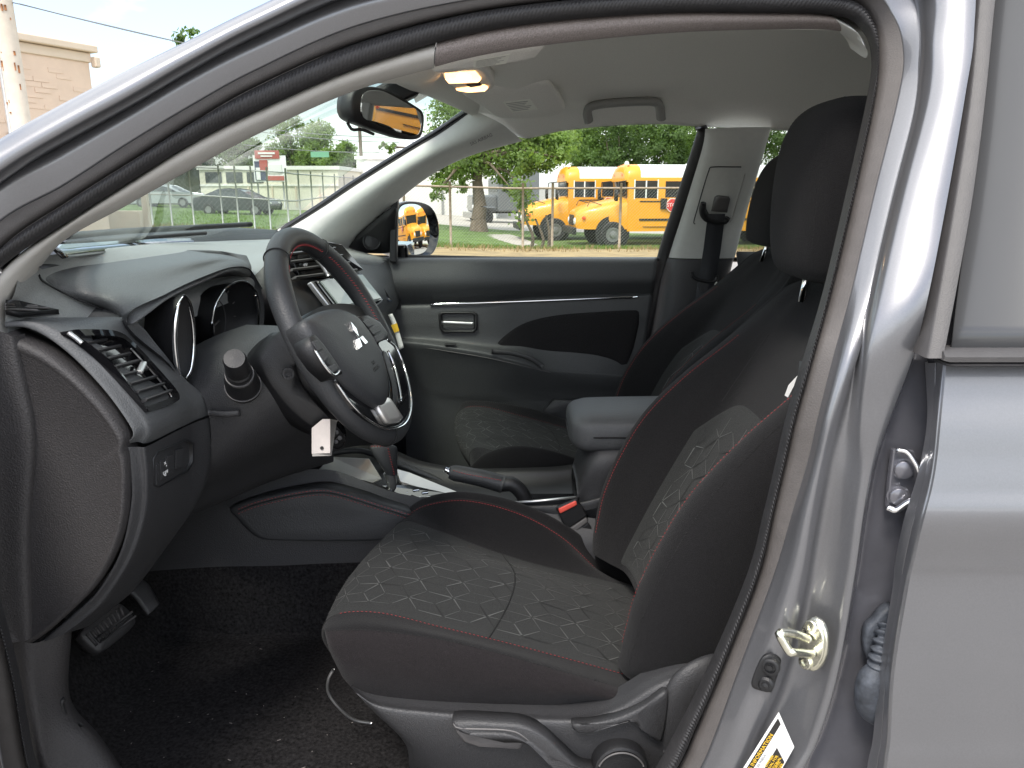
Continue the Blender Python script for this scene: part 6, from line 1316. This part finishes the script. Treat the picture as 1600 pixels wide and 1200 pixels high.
fence('tall_fence', [(qa, 29.3), (qb, 29), (qc, 66)], 2.4, [fx(u, 29.2) - qa for u in (238, 269, 304, 350, 375, 400, 425, 454)] + [qb - qa + d for d in (2.5, 6, 10, 15, 20, 26)], (2.36, 1.3), True, 'galvanised', 'tall grey wire fence with two rails beyond the windscreen', mesh_step=.2, wr=.003)
sp = empty('sapling', (fx(830, 20.6), 20.7, gz(2, 20.7)), label='thin bare sapling leaning at the wire fence', cat='sapling')
for pth in ([(0, 0, -.1), (.05, 0, .4), (-.12, .0, .8), (-.22, 0, 1.2)], [(.2, 0, -.1), (.35, 0, .3), (.12, 0, .9)], [(.5, 0, -.1), (.52, 0, .5), (.42, .0, 1.0)]): tube('stem', cr_pts(pth, 12), np.linspace(.06, .025, 12), 'bark', sp, n=7)
V, F = [], []; rg = random.Random(9)
for _ in range(260):
    p = np.array([rg.gauss(-.25, .16), rg.gauss(0, .1), rg.gauss(1.45, .3)]); a = np.array([rg.gauss(0, 1) for _ in range(3)]); a /= np.linalg.norm(a); b = np.cross(a, [rg.gauss(0, 1) for _ in range(3)]); b /= np.linalg.norm(b); k = len(V); V += [p - a * .08, p + b * .05, p + a * .08, p - b * .05]; F.append((k, k + 1, k + 2, k + 3))
mk('leaves', V, F, 'leaf_light', sp, smooth=False)

# ------------------------------------------------------------------ buildings, truck, cars, signs, poles
def bld(name, x0, x1, y0, y1, z0, z1, m_, label, coping=True, m2='white_wall'):
    root = empty(name, ((x0 + x1) / 2, y0, z0), label=label, cat='building'); o = np.array([(x0 + x1) / 2, y0, z0])
    def bx(nm, a0, a1, b0_, b1, c0, c1, mm, par=root): return box(nm, (((a0 + a1) / 2 - o[0]), ((b0_ + b1) / 2 - o[1]), ((c0 + c1) / 2 - o[2])), (a1 - a0, b1 - b0_, c1 - c0), mm, par, bev=.01)
    bx('wall', x0, x1, y0, y1, z0 - .5, z1, m_)
    if coping: bx('coping', x0 - .12, x1 + .12, y0 - .12, y1 + .12, z1, z1 + .25, m2)
    return root, bx
wx0, wx1 = P(560, 320, 60)[0], P(775, 320, 60)[0]
_, bx = bld('white_building', wx0, wx1, 60, 72, -1.2, 3.4, 'white_wall', 'plain white building behind the shade tree')
bx('downpipe', wx0 + 6.5, wx0 + 6.65, 59.85, 60, -1.2, 3.4, 'galvanised'); bx('door', wx0 + 7.6, wx0 + 8.7, 59.93, 60, -1.1, 1.1, 'white_wall')
ex0, ex1 = P(314, 300, 52)[0], P(530, 300, 52)[0]
_, bx = bld('beige_building', ex0, ex1, 52, 60, 0, 2.45, 'cream_wall', 'low beige building with a white band behind the dark saloon', True)
for k in range(3): bx('window', ex0 + .4 + k * 1.4, ex0 + 1.5 + k * 1.4, 51.94, 52, 1.6, 2.3, 'dark_glass')
bx('band', ex0, ex1, 51.92, 52, 1.38, 1.5, 'white_wall')
for k in range(4): bx('pilaster', ex0 + 3.2 + k * 1.6, ex0 + 3.3 + k * 1.6, 51.93, 52, 0, 1.38, 'coping')
gx0, gx1 = P(150, 300, 56)[0], P(312, 300, 56)[0]
_, bx = bld('dark_shed', gx0, gx1, 56, 64, 0, 2.6, 'olive_wall', 'dark low shed behind the silver car', False)
bx('roof', gx0 - .3, gx1 + .3, 55.6, 64.2, 2.6, 2.8, 'olive_wall'); bx('door', gx0 + 1, gx0 + 4, 55.92, 56, 0, 2.2, 'dark_glass')
# pink building with brick courses
rx1 = P(142, 120, 20)[0]
rb_ = empty('brick_building', (rx1, 20, 0), label='faded pink brick building with a cream parapet', cat='building'); rb_.rotation_euler = (0, 0, R(64))
box('wall', (-10, 6, 2.0), (20, 12, 4.9), 'pink_brick', rb_, bev=.02)
box('parapet', (-10, 6, 4.56), (20.1, 12.1, .24), 'coping', rb_, bev=.03); box('parapet_cap', (-10, 6, 4.78), (20.36, 12.36, .18), 'coping', rb_, bev=.03); box('gutter_end', (.12, -.1, 4.46), (.16, .2, .26), 'coping', rb_, bev=.03)
tube('lamp_stem', [(-2.35, -.1, 1.2), (-2.35, -.1, 2.35)], .02, 'wire', rb_, n=6); lathe('wall_lamp', (-2.35, -.1, 2.35), (0, 0, 1), [(0, .05), (.1, .09), (.22, .10), (.24, 0)], 'galvanised', rb_, n=12)
me_b = None; rg = random.Random(4); cnt = 0
for j in range(13):
    for i in range(15):
        if rg.random() < .68: continue
        if cnt > 110: break
        x = -.35 - i * .42 - (j % 2) * .2; z = 2.7 + j * .13
        if z > 4.3: continue
        if me_b is None:
            b_ = box('brick', (0, 0, 0), (.40, .012, .11), 'pink_brick', rb_, bev=0); me_b = b_.data; b_.location = (x, -.006, z)
        else:
            b_ = bpy.data.objects.new('brick', me_b); COL.objects.link(b_); b_.parent = rb_; b_.location = (x, -.006 + rg.uniform(-.003, .003), z)
        cnt += 1
# utility poles and wires
pp = P(30, 100, 12); up_ = empty('utility_pole', (pp[0] - .12, 12, 0), label='pale peeling utility pole in front of the pink building', cat='pole')
tube('pole_shaft', [(0, 0, -.3), (0, 0, 3), (-.03, 0, 9)], [.16, .155, .13], 'pole_paint', up_, n=16)
for k in range(26):
    a = rg.uniform(-2.6, -.4); z = rg.uniform(2.4, 4.8); h = rg.uniform(.02, .13)
    tube('rust_stain', [(.153 * math.cos(a), .153 * math.sin(a), z), (.153 * math.cos(a), .153 * math.sin(a), z + h)], rg.uniform(.006, .02), 'rust_patch', up_, n=6)
tube('conduit', [(-.15, -.06, -.2), (-.15, -.06, 9)], .04, 'galvanised', up_, n=8)
p2_ = P(565, 240, 62); u2_ = empty('utility_pole', (p2_[0], 62, 0), label='thin far utility pole seen past the inside mirror', cat='pole'); tube('pole_shaft', [(0, 0, -.3), (-.1, 0, 8.4)], [.16, .12], 'bark', u2_, n=8); box('crossarm', (-.1, 0, 7.8), (1.8, .1, .1), 'bark', u2_)
def wire(a, b, sag, r_, lab):
    a, b = np.array(a), np.array(b); t = np.linspace(0, 1, 24)[:, None]; q = a * (1 - t) + b * t; q[:, 2] -= sag * 4 * (t * (1 - t))[:, 0]; return tube('overhead_wire', q, r_, 'wire', None, n=5, label=lab, cat='wire', group='overhead wires')
wire(P(20, 4, 12), P(420, 92, 62), .1, .009, 'upper overhead wire crossing the sky above the pink building'); wire(P(30, 6, 12), P(420, 84, 62), .25, .011, 'lower overhead wire crossing the sky above the pink building')
for k, (v0, v1) in enumerate(((196, 214), (202, 222), (226, 236))): wire(P(380, v0, 62), P(660, v1, 62), .3, .03, ('highest', 'middle', 'lowest')[k] + ' of three wires seen through the windscreen')
# billboard
bcx = P(420, 260, 50); sgn_ = empty('billboard', (bcx[0], 50, 0), label='red and white billboard on posts beside the beige building', cat='sign')
S5 = 51.6 / 1200
def sq(nm, u0, u1, v0, v1, y, m_): 
    a, b = P(u0, v1, 50) , P(u1, v0, 50); box(nm, ((a[0] + b[0]) / 2 - bcx[0], y, (a[2] + b[2]) / 2), (b[0] - a[0], .06, b[2] - a[2]), m_, sgn_, bev=0)
sq('sign_board', 398, 446, 243, 284, 0, 'white_label'); sq('sign_header', 399, 436, 235, 248, -.06, 'sign_red'); sq('sign_panel', 400, 416, 252, 282, -.05, 'sign_dark'); sq('sign_panel', 407, 418, 250, 268, -.09, 'sign_red'); sq('sign_panel', 402, 407, 262, 281, -.10, 'lamp_clear'); sq('sign_panel', 418, 444, 275, 282, -.05, 'sign_red'); sq('sign_panel', 420, 440, 257, 271, -.06, 'lamp_clear'); sq('sign_mark', 404, 430, 238, 241, -.10, 'white_label'); sq('sign_mark', 408, 426, 243, 245, -.10, 'white_label')
for u in (402, 442): q = P(u, 284, 50); tube('sign_post', [(q[0] - bcx[0], .08, 0), (q[0] - bcx[0], .08, q[2] + .4)], .06, 'galvanised', sgn_, n=8)
sq('sign_top', 449, 480, 230, 240, 6, 'sign_green')
# saloon cars
def small_car(name, loc, rz_, m_, label):
    root = empty(name, loc, rz_, label, 'car', 'cars parked beyond the tall fence')
    side = [(-2.2, .35), (-2.25, .6), (-2.15, .82), (-1.2, .95), (1.5, 1.0), (2.2, .92), (2.28, .6), (2.2, .32)]
    gmesh('body', np.array([[(x, y * (.86 + .0), z * (1 if abs(y) < 1 else 1)) for x, z in side] for y in (-.88, -.5, .5, .88)]), m_, root, closed_c=True, cap=True, auto=30, bev=.06, seg=3)
    gh_ = [(-1.35, .93), (-.5, 1.36), (.1, 1.44), (.8, 1.40), (1.75, 1.0)]
    gmesh('cabin', np.array([[(x, y * (1 if z < 1.1 else .82), z) for x, z in gh_] for y in (-.74, -.3, .3, .74)]), m_, root, closed_c=True, cap=True, bev=.05, seg=3, auto=30)
    for s_ in (-1, 1):
        plate('side_window', [(x, s_ * (.765 if z < 1.1 else .655), z) for x, z in ((-1.05, 1.0), (-.45, 1.30), (.1, 1.38), (.75, 1.34), (1.35, 1.05))], (0, s_, .3), .02, 'dark_glass', root, bev=0)
        for x in (-1.4, 1.35):
            w_ = lathe('wheel', (x, s_ * .66, .32), (0, s_, 0), [(0, .32), (.2, .32), (.21, .22), (.18, .2), (.18, 0)], 'tyre', root, n=24); lathe('wheel_rim', (x, s_ * .84, .32), (0, s_, 0), [(0, .2), (.03, .19), (.02, 0)], 'rim_steel', w_, n=16)
        box('headlight', (-2.18, s_ * .6, .68), (.1, .3, .12), 'lamp_clear', root, bev=.02)
        box('tail_lamp', (2.22, s_ * .6, .78), (.1, .3, .14), 'lamp_red', root, bev=.02)
q = P(373, 331, 43); small_car('saloon_car', (q[0], 43, gz(q[0], 43) + .02), R(172), 'car_dark', 'dark saloon parked in front of the beige building')
q = P(262, 317, 51); small_car('saloon_car', (q[0], 51, .02), R(178), 'car_silver', 'silver saloon parked by the dark shed')
# lorry tractor
q = P(778, 350, 52); lor = empty('lorry', (q[0], 52, gz(q[0], 52)), R(200), 'grey lorry tractor parked beyond the shade tree', 'truck')
box('cab', (-.6, 0, 1.9), (1.9, 2.2, 2.2), 'truck_grey', lor, bev=.12, seg=3); box('bonnet', (1.1, 0, 1.35), (1.7, 1.6, 1.1), 'truck_grey', lor, bev=.15, seg=3); box('grille', (1.97, 0, 1.35), (.06, 1.1, .9), 'satin', lor); box('bumper', (2.05, 0, .6), (.25, 2.3, .4), 'satin', lor, bev=.05); box('sleeper', (-2.0, 0, 2.1), (1.2, 2.3, 2.8), 'truck_grey', lor, bev=.1)
plate('windscreen', [(.37, -.95, 2.1), (.37, .95, 2.1), (.32, .9, 2.8), (.32, -.9, 2.8)], (1, 0, .1), .04, 'dark_glass', lor, bev=0)
for s_ in (-1, 1):
    plate('side_window', [(-.9, s_ * 1.11, 2.1), (.1, s_ * 1.11, 2.1), (0, s_ * 1.11, 2.75), (-.9, s_ * 1.11, 2.75)], (0, s_, 0), .03, 'dark_glass', lor, bev=0); tube('exhaust_stack', [(-1.3, s_ * 1.15, .8), (-1.3, s_ * 1.15, 3.6)], .08, 'satin', lor, n=10); box('headlight', (1.95, s_ * .85, 1.15), (.2, .35, .25), 'lamp_clear', lor, bev=.03)
    for x in (1.2, -2.4, -3.4):
        lathe('wheel', (x, s_ * .85, .5), (0, s_, 0), [(0, .5), (.28, .5), (.3, .3), (.24, .28), (.24, 0)], 'tyre', lor, n=24)
    box('fender', (1.2, s_ * .95, 1.08), (1.3, .4, .12), 'truck_grey', lor, bev=.05)
box('chassis', (-2, 0, .8), (4.6, .9, .25), 'bus_black', lor)
# wooden gate post and low wall by the road
q = PZ(232, 360, 0.0); gp_ = empty('gate_post', (q[0], q[1], 0), label='weathered square post beside the road', cat='post'); box('post_shaft', (0, 0, .55), (.17, .17, 1.3), 'coping', gp_, bev=.01); box('post_cap', (0, 0, 1.22), (.22, .22, .06), 'coping', gp_, bev=.01)
q2 = PZ(195, 358, 0); wl_ = box('low_wall', (q2[0] - 1.2, q2[1] + .4, .25), (3.2, .25, .62), 'coping', None, bev=.03, label='low weathered concrete wall beside the gate post', cat='wall')
